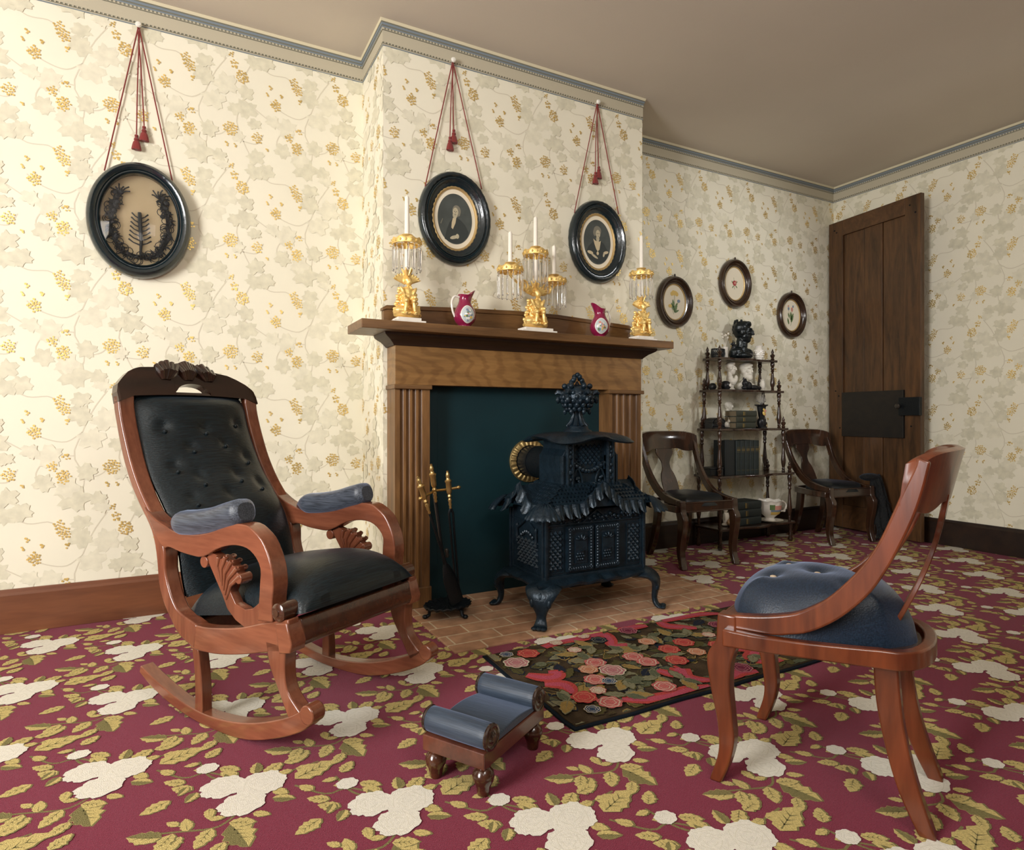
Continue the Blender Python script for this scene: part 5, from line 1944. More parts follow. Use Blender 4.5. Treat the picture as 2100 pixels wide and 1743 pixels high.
def gondola(name, label, loc, fwd, wood_m, crest_m, seat_m, tufted, group, tall=1.0):
    t = thing(name, label, 'chair', (loc[0], loc[1], 0), math.atan2(fwd[1], fwd[0]), group)
    Z = tall
    UP = [(0.030, 0.409), (0.102, 0.420), (0.166, 0.437), (0.200, 0.455), (0.245, 0.489), (0.301, 0.556), (0.337, 0.617), (0.363, 0.681), (0.380, 0.727), (0.397, 0.768), (0.408, 0.800)]
    LO = [(0.030, 0.376), (0.124, 0.380), (0.166, 0.390), (0.206, 0.404), (0.264, 0.445), (0.319, 0.505), (0.354, 0.564), (0.380, 0.622), (0.402, 0.679), (0.418, 0.735), (0.430, 0.792)]
    for s in (1, -1):
        mb = MB()
        A, B = cr_interp(UP, 40), cr_interp(LO, 40)
        rings = []
        for i in range(40):
            rise = max(0, (A[i][1] - .42) / .38)
            th = 0.030 - .006 * rise
            ins = 0.024 * rise
            r = []
            for p, inn in ((A[i], 0), (B[i], 0), (B[i], 1), (A[i], 1)):
                y = stile_y(p[0]) - (th if inn else 0)
                r.append((-p[0], s * y, p[1] * Z))
            rings.append(r)
        mb.loft(rings)
        mb.build('side_stile', wood_m, t, bev=0.005, seg=3)
        # front cabriole leg
        mb = MB()
        mb.ribbon([(0.002, 0.409), (0.000, 0.375), (-0.003, 0.34), (-0.020, 0.313), (-0.024, 0.283), (-0.013, 0.214), (0.001, 0.146), (0.004, 0.076), (-0.018, 0.0)],
                  [(0.046, 0.409), (0.047, 0.375), (0.046, 0.335), (0.034, 0.290), (0.031, 0.235), (0.037, 0.165), (0.041, 0.108), (0.030, 0.053), (0.010, 0.0)], s * 0.212, s * 0.172, 34, frame=lambda a, y, b: (-a, y, b * Z))
        mb.build('front_leg', wood_m, t, bev=0.005, seg=3)
        # rear sabre leg, splayed
        mb = MB()
        A = cr_interp([(0.318, 0.355), (0.325, 0.258), (0.342, 0.166), (0.368, 0.077), (0.404, 0.0)], 24)
        B = cr_interp([(0.366, 0.355), (0.370, 0.288), (0.379, 0.205), (0.400, 0.110), (0.436, 0.0)], 24)
        rings = []
        for i in range(24):
            k = 1 - A[i][1] / .355
            y0 = side_y(.34) + .004 + .012 * k * k
            rings.append([(-A[i][0], s * y0, A[i][1] * Z), (-B[i][0], s * y0, B[i][1] * Z), (-B[i][0], s * (y0 - .034), B[i][1] * Z), (-A[i][0], s * (y0 - .034), A[i][1] * Z)])
        mb.loft(rings)
        mb.build('rear_leg', wood_m, t, bev=0.004, seg=2)
    # seat rail: bowed round the back
    mb = MB()
    path = []
    for k in range(15):
        tt = 0.02 + 0.31 * k / 14
        path.append((-tt, side_y(tt)))
    yb = side_y(0.33)
    for k in range(1, 12):
        a = PI * k / 12
        path.append((-0.33 - .075 * math.sin(a) ** .8, yb * math.cos(a)))
    path += [(-tt, -side_y(tt)) for tt in [0.33 - 0.31 * k / 14 for k in range(15)]]
    rings = []
    for i, p in enumerate(path):
        a, b = Vector(path[max(0, i - 1)]), Vector(path[min(len(path) - 1, i + 1)])
        d = (b - a).normalized()
        nrm = Vector((d.y, -d.x))          # inward
        q = Vector(p)
        o0, o1 = q - nrm * .001, q + nrm * .024
        arch = .006 * math.sin(PI * min(1, i / 14)) if i < 15 else 0
        rings.append([(o0.x, o0.y, (.338 + arch) * Z), (o0.x, o0.y, .379 * Z), (o1.x, o1.y, .379 * Z), (o1.x, o1.y, (.338 + arch) * Z)])
    mb.loft(rings)
    mb.build('side_rail', wood_m, t, bev=0.004, seg=2)
    mb = MB()
    mb.box2((-0.030, -0.175, 0.338 * Z), (-0.004, 0.175, 0.400 * Z))
    for z in (.342, .396):
        mb.tube([(-0.004, -0.172, z * Z), (-0.004, 0.172, z * Z)], 0.005, 8)
    mb.build('front_rail', crest_m, t, bev=0.003)
    mb = MB()
    mb.prism([(p[0] * .985, p[1] * .93) for p in path], 0.350 * Z, 0.366 * Z, frame=lambda a, y, b: (a, b, y))
    mb.build('seat_board', M['rosewood'], t, smooth=False)
    # broad crest rail curving between the stile tops
    mb = MB()
    yt = stile_y(0.412) - .002

    def crest(u, z, d):
        w = 2 * u - 1
        bow = 0.060 * (1 - w * w)
        rake = 0.20 * (z - 0.80)
        return Vector((-(0.402 + bow + rake + d), w * yt, z * Z))

    def lowz(u):
        w = abs(2 * u - 1)
        base = 0.700 if w < .45 else 0.700 - .018 * math.sin(PI * (w - .45) / .55)
        return base
    n = 33
    rings = []
    for i in range(n):
        u = i / (n - 1)
        w = 2 * u - 1
        zt = 0.812 + .006 * (1 - w * w) - .02 * abs(w) ** 8
        zb = lowz(u)
        rings.append([crest(u, zb, -.006), crest(u, (zb + zt) / 2, -.010), crest(u, zt - .006, -.012), crest(u, zt, 0.002), crest(u, zt - .006, .016), crest(u, (zb + zt) / 2, .014), crest(u, zb, .012)])
    mb.loft(rings)
    mb.build('crest_rail', crest_m, t, angle=60)
    # vase splat
    mb = MB()
    H0, H1 = 0.405, 0.715
    prof = [(0.0, 0.046), (0.06, 0.056), (0.16, 0.060), (0.30, 0.058), (0.42, 0.048), (0.50, 0.034), (0.56, 0.030), (0.64, 0.030), (0.72, 0.040), (0.80, 0.058), (0.86, 0.066), (0.94, 0.062), (1.0, 0.066)]
    prof = cr_interp([(b, a) for a, b in prof], 30)
    r0 = []
    for hw, q in [tuple(p) for p in prof]:
        z = H0 + (H1 - H0) * q
        x = -(0.345 + 0.098 * q + .015 * math.sin(PI * q))
        r0.append([(x, -hw, z * Z), (x, hw, z * Z), (x - .011, hw, z * Z), (x - .011, -hw, z * Z)])
    mb.loft(r0)
    mb.build('splat', crest_m, t, bev=0.002)
    # seat
    mb = MB()

    def seat(u, v):
        q, w = u * 2 - 1, v * 2 - 1
        # disc-square mapping keeps the rim rounded
        qq = q * math.sqrt(max(0, 1 - w * w * .42)) if True else q
        ww = w * math.sqrt(max(0, 1 - q * q * .42))
        x = -0.188 + qq * (0.204 if tufted else 0.192)
        y = ww * (side_y(-x) - (0.002 if tufted else 0.026)) * (1.0 - .04 * max(0, -x - .2) / .2)
        rr_ = max(abs(q), abs(w))
        if tufted:
            h = 0.146 * (1 - rr_ ** 3.2) ** .6
            for (bx, by) in BTN_S:
                d2 = (x - bx) ** 2 + (y - by) ** 2
                h -= .014 * math.exp(-d2 / .0006) + .010 * math.exp(-d2 / .005)
            return (x, y, 0.366 * Z + h)
        h = 0.068 * (1 - rr_ ** 4) ** .5
        return (x, y, 0.372 * Z + h)
    mb.grid(56, 56, seat)
    st = mb.build('seat_cushion', seat_m, t, angle=70)
    if tufted:
        for (bx, by) in BTN_S:
            q = min(((Vector(seat(i / 60, j / 60)) - Vector((bx, by, Vector(seat(i / 60, j / 60)).z))).length, i, j) for i in range(6, 55) for j in range(6, 55))
            p = Vector(seat(q[1] / 60, q[2] / 60))
            b = MB()
            b.ball(p + Vector((0, 0, .004)), (.0085, .0085, .0045), 10)
            b.build('tuft_button', M['button'], st)
    return t


BTN_S = [(-0.095, 0.075), (-0.095, -0.075), (-0.18, 0.0), (-0.27, 0.075), (-0.27, -0.07)]
gondola('gondola_chair', 'red mahogany chair with plump tufted blue-black seat in the right foreground', (1.327, 1.173), (-0.415, 0.909), M['chair_red'], M['chair_red'], M['hair_seat'], True, 'gondola side chairs')
gondola('gondola_chair', 'dark gondola chair with black seat just right of the mantelpiece', (2.735, 2.665), (-0.09, -0.996), M['chair_brown'], M['chair_brown'], M['hair_rear'], False, 'gondola side chairs', 0.97)
gondola('gondola_chair', 'dark gondola chair with black seat in the corner by the plank door', (4.120, 2.690), (-0.12, -0.993), M['chair_brown'], M['chair_brown'], M['hair_rear'], False, 'gondola side chairs', 0.97)

# ================================================================== WHATNOT (stepped display shelves) AND ITS ORNAMENTS
WX, WYB = 3.470, 3.150
LEV = [  # shelf top z, half width to the post axis, front post y
    (0.145, 0.346, 2.956), (0.492, 0.344, 2.962), (0.806, 0.314, 2.990), (1.071, 0.293, 3.010), (1.290, 0.262, 3.040)]
RWD = M['rosewood']
wn = thing('whatnot', 'dark five-tier whatnot shelf with turned spindles and finials against the back wall', 'whatnot shelf', (WX, 3.05, 0.0))
OY = 3.05


def spindle(name, x, y, z0, z1, parent):
    L = z1 - z0
    prof = [(0.010, 0), (0.013, 0.02), (0.009, 0.05), (0.013, 0.075), (0.009, 0.10), (0.011, 0.13), (0.0165, 0.22), (0.0175, 0.29), (0.014, 0.40), (0.0095, 0.56), (0.008, 0.66), (0.012, 0.685), (0.0135, 0.70), (0.009, 0.725), (0.0125, 0.76), (0.013, 0.80), (0.009, 0.83), (0.015, 0.90), (0.016, 0.95), (0.012, 1.0)]
    mb = MB()
    mb.lathe([(r * .95, z0 + t * L) for r, t in prof], 14, (x, y, 0))
    return mb.build(name, RWD, parent, angle=50)


def finial(x, y, z, parent):
    mb = MB()
    mb.lathe([(0.010, 0), (0.014, 0.008), (0.009, 0.016), (0.015, 0.030), (0.017, 0.038), (0.009, 0.044), (0.007, 0.050), (0.010, 0.056), (0.009, 0.064), (0.004, 0.074), (0.003, 0.080), (0.0, 0.084)], 12, (x, y, z))
    return mb.build('finial', RWD, parent, angle=50)


for i, (z, hw, yf) in enumerate(LEV):
    mb = MB()
    n = 60
    W, F, Bk = hw + 0.026, yf - OY - 0.026, WYB + 0.020 - OY
    P = [(-W, Bk), (-W, F + .010)]
    P += [(-W + .004, F), (-W + .05, F)]
    for k in range(21):                                   # serpentine front
        t = k / 20
        x = (-W + .07) + (2 * W - .14) * t
        P.append((x, F + 0.030 * (0.5 - 0.5 * math.cos(4 * PI * t)) * (1 if True else 0) - 0.030 * math.sin(PI * t) * .9))
    P += [(W - .05, F), (W - .004, F), (W, F + .010), (W, Bk)]
    th = 0.016
    mb.prism(P, z - th, z, frame=lambda a, y, b: (a, b, y))
    sh = mb.build('shelf', RWD, wn, smooth=False, bev=0.003)
    for sx in (-1, 1):
        for yy in (yf - OY, WYB - OY):
            x = sx * hw
            if i == 0:
                mb = MB()
                mb.lathe([(0.010, 0), (0.014, .006), (0.017, .022), (0.012, .036), (0.016, .046), (0.010, .058), (0.014, .070), (0.009, .084), (0.013, .096), (0.011, .108), (0.015, .118), (0.014, z - th)], 14, (x, yy, 0))
                mb.build('foot', RWD, wn, angle=50)
            if i < 4:
                # posts step inwards: each stands on this shelf and carries the one above
                nx = sx * LEV[i + 1][1]
                ny = (LEV[i + 1][2] - OY) if yy < 0 else yy
                spindle('spindle', nx, ny, z, LEV[i + 1][0] - th, wn)
            if i > 0:
                finial(x, yy, z, wn)
# low fretted gallery at the back of the top shelf
WXW = lambda x: WX + x


def head(mb, s=1.0, beard=False, hair=1.0, nose=True, look=0.0):
    """head and neck block, facing -y; union of overlapping forms, remeshed"""
    R = Matrix.Rotation(look, 4, 'Z')

    def E(c, r, rot=None):
        c = R @ (Vector(c) * s)
        mb.ball(c, [v * s for v in r], 14, R=(R @ rot) if rot else R)
    E((0, 0.008, 0.0), (0.050, 0.062, 0.062))
    E((0, -0.012, -0.030), (0.042, 0.046, 0.058))
    E((0, -0.028, -0.066), (0.024, 0.024, 0.020))
    E((0, -0.050, 0.014), (0.038, 0.012, 0.008))
    if nose:
        E((0, -0.062, -0.012), (0.008, 0.012, 0.020))
        E((0, -0.068, -0.024), (0.010, 0.010, 0.008))
    E((0, -0.050, -0.046), (0.018, 0.010, 0.006))
    for q in (-1, 1):
        E((q * 0.028, -0.038, -0.016), (0.015, 0.014, 0.012))
        E((q * 0.052, 0.006, -0.010), (0.008, 0.016, 0.022))
        E((q * 0.036, 0.020, 0.022), (0.026 * hair, 0.048, 0.042))
    E((0.004, 0.002, 0.046), (0.048 * hair, 0.060, 0.030))
    E((-0.012, -0.032, 0.054), (0.034, 0.022, 0.016))
    if beard:
        E((0, -0.034, -0.075), (0.034, 0.028, 0.036))
        E((0, -0.050, -0.040), (0.028, 0.012, 0.010))
        for q in (-1, 1):
            E((q * 0.038, -0.012, -0.050), (0.018, 0.024, 0.036))
    E((0, 0.016, -0.085), (0.032, 0.034, 0.06))


def item(o, label, cat, group=None):
    return tag(o, label, cat, group)


def zt(i):
    return LEV[i][0]


# top tier
mb = MB()
head(mb, 0.98, hair=1.12, look=0.75)
hb = mb
for c, r in (((0, 0.015, -0.135), (0.050, 0.042, 0.040)), ((-0.045, 0.018, -0.150), (0.062, 0.044, 0.042)), ((0.045, 0.012, -0.155), (0.055, 0.042, 0.040)), ((0.0, 0.0, -0.172), (0.085, 0.048, 0.028)), ((-0.07, 0.02, -0.160), (0.035, 0.035, 0.040))):
    hb.ball(c, r, 14)
rb_ = random.Random(2)
for k in range(60):
    a = rb_.uniform(0.0, 3.14) + .75
    h_ = rb_.uniform(-.040, .048)
    q_ = 1 - max(0, h_) * 5
    hb.ball((0.056 * q_ * math.cos(a), 0.012 + 0.060 * q_ * math.sin(a), 0.030 + h_), (.010, .010, .008), 8)
hb.ball((0, 0.012, -0.095), (0.038, 0.040, 0.060), 14)
o = hb.build('bust', M['bronze'], remesh=0.0032, loc=(3.492, 3.090, zt(4) + 0.200), angle=180)
item(o, 'dark bronze bust of a man on the top shelf of the whatnot', 'bust')
mb = MB()
mb.lathe([(0.024, 0), (0.026, .004), (0.032, .03), (0.036, .055), (0.030, .078), (0.022, .088), (0.024, .100), (0.028, .106), (0.022, .104), (0.018, .09), (0, .088)], 20)
for r_ in range(4):
    for k in range(12):
        a = 2 * PI * (k + .5 * (r_ % 2)) / 12
        R_ = [.031, .0355, .036, .031][r_]
        mb.ball((R_ * math.cos(a), R_ * math.sin(a), .026 + r_ * .015), .0055, 6)
o = mb.build('vase', M['porcelain'], loc=(3.655, 3.095, zt(4)))
item(o, 'small white hobnail vase right of the dark bust', 'vase')
mb = MB()
mb.lathe([(0.018, 0), (0.020, .004), (0.018, .05), (0.020, .082), (0.017, .082), (0.016, .01), (0, .009)], 18)
t = thing('glass_vase', 'narrow white vase with pale flower sprig behind the left spindle of the top shelf', 'vase', (3.335, 3.110, zt(4)))
mb.build('body', M['porcelain'], t)
mb = MB()
for k in range(6):
    a = k * 1.05
    mb.tube([(0, 0, .05), (.008 * math.cos(a), .008 * math.sin(a), .11), (.024 * math.cos(a), .020 * math.sin(a), .145 + .012 * (k % 3))], [.0015, .0012, .001], 5)
    mb.ball((.024 * math.cos(a), .020 * math.sin(a), .150 + .012 * (k % 3)), (.009, .009, .010), 7)
mb.build('flowers', M['plaster'], t)
mb = MB()
for c, r in (((0, 0, .03), (.028, .022, .034)), ((-.006, 0, .07), (.020, .016, .026)), ((-.018, -.004, .100), (.014, .012, .014)), ((-.034, -.006, .098), (.012, .005, .005)), ((.016, .004, .075), (.012, .010, .030)), ((-.012, 0, .118), (.005, .004, .012)), ((.004, 0, .112), (.005, .004, .012)), ((.02, 0, .02), (.028, .016, .016))):
    mb.ball(c, r, 12)
o = mb.build('figurine', M['black_item'], remesh=0.0025, loc=(3.420, 3.105, zt(4) + .006), angle=180)
item(o, 'black bird-shaped figurine left of the dark bust', 'figurine')
mb = MB()
for k in range(22):
    a = 2 * PI * k / 22
    mb.tube([(.050 * math.cos(a), .030 * math.sin(a), 0), (.056 * math.cos(a + .15), .034 * math.sin(a + .15), .03), (.052 * math.cos(a), .030 * math.sin(a), .062)], .003, 5)
for z in (0.003, .03, .062):
    mb.tube([(.053 * math.cos(2 * PI * k / 24), .032 * math.sin(2 * PI * k / 24), z) for k in range(24)], .004, 5, loop=True)
mb.lathe([(0.05, 0), (0.05, .004), (0, .004)], 20, sy=.6)
o = mb.build('basket', M['black_item'], loc=(3.262, 3.105, zt(4)))
item(o, 'small black openwork basket at the left end of the top shelf', 'basket')

# second tier
mb = MB()
head(mb, 0.72, beard=True, hair=1.15)
for c, r in (((0, 0.012, -0.100), (0.060, 0.036, 0.034)), ((-0.05, 0.014, -0.118), (0.042, 0.034, 0.030)), ((0.05, 0.014, -0.118), (0.042, 0.034, 0.030)), ((0, 0.010, -0.132), (0.070, 0.036, 0.016))):
    mb.ball(c, r, 14)
o = mb.build('bust', M['plaster'], remesh=0.0028, loc=(3.545, 3.105, zt(3) + 0.148), angle=180)
item(o, 'white bust of a bearded man on the second shelf of the whatnot', 'bust')
mb = MB()
head(mb, 0.56, hair=1.2, look=0.9)
for c, r in (((0.0, 0.010, -0.078), (0.026, 0.026, 0.036)), ((0.012, 0.0, -0.100), (0.034, 0.028, 0.030)), ((0.004, 0.004, -0.130), (0.024, 0.022, 0.024)), ((0.030, -.020, -.076), (.012, .014, .026)), ((0.0, 0, -.150), (.032, .028, .010))):
    mb.ball(c, r, 12)
o = mb.build("child_figurine", M["plaster"], remesh=0.0025, loc=(3.385, 3.105, zt(3) + 0.158), angle=180)
item(o, 'white praying child figure in profile on the second shelf of the whatnot', 'figurine')
mb = MB()
for c, r in (((0.06, 0, .020), (.055, .022, .018)), ((0.0, 0, .032), (.038, .024, .030)), ((-.030, -.004, .046), (.026, .020, .024)), ((-.040, 0, .074), (.008, .006, .016)), ((-.022, 0, .066), (.012, .008, .016)), ((-.046, -.010, .016), (.024, .016, .014)), ((0.110, 0, .018), (.024, .014, .014))):
    mb.ball(c, r, 12)
o = mb.build('figurine', M['black_item'], remesh=0.0025, loc=(3.480, 3.040, zt(3) + .001), angle=180)
item(o, 'black reclining animal figurine in front of the white busts', 'figurine')
for lab, x, y, r in (('black round inkwell-like ornament with pale centre left of the second shelf', 3.275, 3.050, .034), ('black low pot in the left corner of the second shelf', 3.205, 3.100, .026)):
    t = thing('ornament', lab, 'ornament', (x, y, zt(3)))
    mb = MB()
    mb.lathe([(r * .7, 0), (r, r * .5), (r * 1.05, r), (r * .8, r * 1.5), (r * .45, r * 1.75), (0, r * 1.8)], 18)
    mb.build('body', M['black_item'], t)
    if r > .03:
        mb = MB()
        mb.lathe([(.010, 0), (.011, .004), (0, .007)], 14, (0.006, -r * 1.0, r * .9), R=rotm('X', 90))
        mb.build('shell', M['porcelain'], t)
mb = MB()
mb.lathe([(0.016, 0), (0.018, .004), (0.013, .012), (0.020, .035), (0.018, .060), (0.012, .075), (0.016, .085), (.012, .083), (0, .075)], 16)
o = mb.build('bud_vase', M['plaster'], loc=(3.700, 3.100, zt(3)))
item(o, 'small pale bud vase at the right of the second shelf', 'vase')

# books


def book(name, label, size, loc, rz, cover, group, upright=False, bands=True):
    """size: (spine length, width, thickness); lying flat with the spine along local x at -y, or standing with spine facing -y"""
    t = thing(name, label, 'book', loc, rz, group)
    L, Wd, T = size
    mb = MB()
    if upright:
        mb.box2((-T / 2, 0, 0), (-T / 2 + .003, Wd, L))
        mb.box2((T / 2 - .003, 0, 0), (T / 2, Wd, L))
        n = 8
        P = [(-T / 2 * math.cos(PI * k / n), -.006 * math.sin(PI * k / n)) for k in range(n + 1)]
        Q = P + [(T / 2, .004), (-T / 2, .004)]
        mb.prism(Q, 0, L, frame=lambda a, y, b: (a, b, y))
        mb.build('cover', cover, t, smooth=False, bev=0.001)
        mb = MB()
        mb.box2((-T / 2 + .0035, .0045, .003), (T / 2 - .0035, Wd - .004, L - .003))
        mb.build('pages', M['pages'], t, smooth=False)
        if bands:
            mb = MB()
            for z0, z1 in ((.74, .76), (.66, .665), (.80, .805), (.12, .125), (.70, .72)):
                mb.box2((-T * .36, -.0068, L * z0), (T * .36, -.004, L * z1))
            mb.build('gilt_tooling', M['book_gold'], t, smooth=False)
    else:
        mb.box2((-L / 2, 0, 0), (L / 2, Wd, .003))
        mb.box2((-L / 2, 0, T - .003), (L / 2, Wd, T))
        n = 8
        P = [(-.006 * math.sin(PI * k / n), T / 2 - T / 2 * math.cos(PI * k / n)) for k in range(n + 1)]
        Q = P + [(.004, T), (.004, 0)]
        mb.prism(Q, -L / 2, L / 2, frame=lambda a, y, b: (y, a, b))
        mb.build('cover', cover, t, smooth=False, bev=0.001)
        mb = MB()
        mb.box2((-L / 2 + .003, .0045, .0035), (L / 2 - .003, Wd - .004, T - .0035))
        mb.build('pages', M['pages'], t, smooth=False)
        mb = MB()
        for x0, x1 in ((-.20, -.14), (-.10, -.09)):
            mb.box2((L * x0, -.0068, T * .18), (L * x1, -.004, T * .82))
        mb.build('gilt_tooling', M['book_gold'], t, smooth=False)
    return t


pos3 = ('top', 'middle', 'bottom')
for k in range(3):
    book('book', 'olive book lying %s in the pile on the third shelf of the whatnot' % ('uppermost' if k == 2 else 'in the middle' if k == 1 else 'lowest'), (0.190, 0.108, 0.0405), (3.412 + .003 * k, 2.996, zt(2) + .0407 * k), 0.02 - .015 * k, M['book_olive'], 'books piled on the third shelf')
for k in range(3):
    book('book', 'green-black book lying %s in the pile on the bottom shelf of the whatnot' % ('uppermost' if k == 2 else 'in the middle' if k == 1 else 'lowest'), (0.225, 0.140, 0.054), (3.425 - .004 * k, 2.972, zt(0) + .0542 * k), 0.05 - .03 * k, M['book_green'], 'books piled on the bottom shelf')
book('album', 'tall wide dark album standing left of the matched books', (0.235, 0.10, 0.095), (3.262, 3.000, zt(1)), 0.0, M['book_black'], None, True, False)
for k, w in enumerate(('leftmost', 'second from left', 'middle', 'second from right', 'rightmost')):
    book('book', '%s of the five matched dark books standing on the fourth shelf' % w, (0.230, 0.145, 0.0445), (3.338 + .0452 * k, 2.998, zt(1)), 0.0, M['book_green'], 'matched books standing on the fourth shelf', True)
t = thing('keepsake_box', 'low black box lying left of the standing album on the fourth shelf', 'box', (3.146, 3.055, zt(1)))
mb = MB()
mb.box2((-.060, -.05, 0), (.060, .05, .042))
mb.build('body', M['black_item'], t, smooth=False, bev=.002)
mb = MB()
mb.box2((-.062, -.052, .0425), (.062, .052, .054))
mb.build('lid', M['black_item'], t, smooth=False, bev=.003)

# third tier ornaments
t = thing('fan_vase', 'black pedestal vase with painted panel and spray of clear glass, right on the third shelf', 'vase', (3.605, 3.030, zt(2)))
mb = MB()
mb.box2((-.030, -.024, 0), (.030, .024, .010))
mb.lathe([(0.026, .010), (0.034, .03), (0.036, .05), (0.028, .064), (0.020, .070), (.030, .120), (.036, .152), (.052, .160), (.054, .166), (0.0, .166)], 20, sy=.75)
mb.build('body', M['black_item'], t)
mb = MB()
for i, (x, z, r) in enumerate([(0.0, .105, .016), (.008, .122, .012), (-.006, .130, .010), (.010, .096, .010)]):
    mb.lathe([(r, 0), (r * .8, .003), (0, .004)], 12, (x, -.018 - .0125 * (z - .06) / .1, z), R=rotm('X', 80), m=i % 2)
mb.build('painted_panel', [M['pic_yellow'], M['pic_pink']], t)
mb = MB()
for k in range(21):
    a = -1.25 + 2.5 * k / 20
    L = 0.075 + .012 * math.cos(a * 2)
    mb.tube([(0, .0, .166), (.6 * L * math.sin(a), -.004 * (k % 2), .166 + .6 * L * math.cos(a) + .008), (L * math.sin(a) * .9, .004 * (k % 3), .168 + L * math.cos(a))], [.0022, .0022, .001], 5)
mb.build('glass_spray', M['glass'] if False else M['crystal'], t)
t = thing('jewel_box', 'dark carved box with domed lid at the left end of the third shelf', 'box', (3.205, 3.080, zt(2)))
mb = MB()
mb.box2((-.058, -.036, 0), (.058, .036, .038))
for k in range(9):
    mb.ball((-.05 + k * .0125, -.037, .02), (.006, .004, .012), 6)
mb.build('body', M['black_item'], t, bev=.002)
mb = MB()
mb.prism([(-.060, .0385)] + [(-.060 * math.cos(PI * k / 12), .044 + .030 * math.sin(PI * k / 12)) for k in range(13)] + [(.060, .0385)], -.038, .038)
for k in range(14):
    a = PI * (k + .5) / 14
    mb.ball((-.056 * math.cos(a), -.038, .044 + .026 * math.sin(a)), (.006, .004, .006), 6)
mb.build('lid', M['black_item'], t, bev=.002)
mb = MB()
for c, r in (((0, 0, .024), (.030, .020, .022)), ((.022, -.004, .046), (.015, .014, .016)), ((.030, -.004, .066), (.004, .004, .014)), ((.020, 0, .066), (.004, .004, .014)), ((-.026, 0, .022), (.009, .009, .009)), ((.016, -.006, .012), (.018, .012, .010))):
    mb.ball(c, r, 12)
o = mb.build('figurine', M['plaster'], remesh=0.0022, loc=(3.305, 3.070, zt(2) + .001), angle=180)
item(o, 'white rabbit-like figurine beside the dark domed box on the third shelf', 'figurine')
mb = MB()
mb.lathe([(0.012, 0), (0.014, .004), (0.010, .012), (0.018, .020), (0.020, .034), (.016, .040), (0, .036)], 14)
o = mb.build('tiny_cup', M['porcelain'], loc=(3.345, 3.020, zt(2)))
item(o, 'tiny white cup just left of the olive books', 'cup')
mb = MB()
head(mb, 0.42, hair=1.1, look=0.5)
for c, r in (((0, .008, -.058), (.032, .022, .020)), ((0, .008, -.078), (.018, .018, .018)), ((0, .008, -.100), (.014, .014, .02)), ((0, .008, -.126), (.020, .020, .018)), ((0, .008, -.148), (.024, .022, .010))):
    mb.ball(c, r, 12)
o = mb.build('bust', M['plaster'], remesh=0.0022, loc=(3.400, 3.135, zt(2) + .1585), angle=180)
item(o, 'small white bust standing behind the olive books on the third shelf', 'bust')

# bottom tier
t = thing('cup_and_saucer', 'large white cup painted with a landscape, on a saucer on the bottom shelf', 'cup', (3.655, 3.000, zt(0)))
mb = MB()
mb.lathe([(0.045, 0), (0.055, .004), (0.085, .012), (0.090, .016), (0.083, .016), (0.05, .009), (0, .008)], 32)
mb.build('saucer', M['porcelain'], t)
mb = MB()
prof = [(0.036, .009), (0.040, .014), (0.030, .026), (0.034, .036), (0.062, .062), (0.074, .090), (0.076, .115), (0.080, .140), (0.088, .152)]
rings = []
for i, p in enumerate(cr_interp([(a, b) for a, b in prof], 26)):
    rings.append([((p[0] * (1 + (.03 * math.cos(8 * a) if i > 20 else 0))) * math.cos(a), (p[0] * (1 + (.03 * math.cos(8 * a) if i > 20 else 0))) * math.sin(a), p[1] + (.004 * math.cos(8 * a) if i > 22 else 0)) for a in [2 * PI * k / 48 for k in range(48)]])
rings += [[(p[0] * .95, p[1] * .95, p[2] - .002) for p in rings[-1]], [(p[0] * .92, p[1] * .92, .11) for p in rings[-6]], [(p[0] * .2, p[1] * .2, .06) for p in rings[-6]]]
mb.loft(rings)
mb.build('cup', M['porcelain'], t)
mb = MB()
mb.tube(cr_interp([(.072, -.02, .128), (.104, -.03, .138), (.126, -.036, .112), (.112, -.032, .080), (.088, -.026, .072), (.070, -.020, .080)], 22), [.006] * 22, 8)
mb.ball((.110, -.032, .074), (.014, .008, .010), 8)
mb.build('handle', M['porcelain'], t)
mb = MB()
for i, (a0, a1, z0, z1, m) in enumerate([(-2.35, -1.0, .056, .078, 0), (-2.35, -1.0, .078, .092, 1), (-2.3, -1.1, .092, .122, 2), (-2.45, -2.0, .092, .128, 3)]):
    def g(u, v):
        a, z = a0 + (a1 - a0) * u, z0 + (z1 - z0) * v
        k = 0
        rr_ = .034
        for pa, pb in zip(prof[:-1], prof[1:]):
            if pa[1] <= z <= pb[1]:
                rr_ = pa[0] + (pb[0] - pa[0]) * (z - pa[1]) / (pb[1] - pa[1])
        rr_ += .0028 + .0001 * i
        return (rr_ * math.cos(a), rr_ * math.sin(a), z)
    mb.grid(14, 6, g, m=i)
mb.build('painted_scene', [M['pic_yellow'], M['pic_blue'], M['pic_pink'], M['pic_green']], t)
mb = MB()
for c, r in (((0, 0, .05), (.020, .016, .050)), ((0, -.002, .108), (.015, .015, .018)), ((0, 0, .010), (.028, .022, .010)), ((-.014, -.010, .066), (.008, .010, .026)), ((.014, -.010, .066), (.008, .010, .026)), ((0, .004, .118), (.018, .018, .010))):
    mb.ball(c, r, 12)
o = mb.build('figurine', M['plaster'], remesh=0.0025, loc=(3.240, 3.020, zt(0) + .001), angle=180)
item(o, 'cream standing figurine at the left end of the bottom shelf', 'figurine')
mb = MB()
rings = []
for i in range(16):
    t_ = i / 15
    r = .034 * math.sin(PI * min(1, t_ * .9 + .06)) ** .8
    rings.append([(-.05 + .10 * t_, r * math.cos(a), .030 + r * (.85 + .06 * (k % 2)) * math.sin(a)) for k, a in enumerate([2 * PI * q / 20 for q in range(20)])])
mb.loft(rings)
o = mb.build('seashell', mat('shell_tan', (.42, .27, .14), .45, var=.3, vscale=60), loc=(3.275, 2.985, zt(0) - .003))
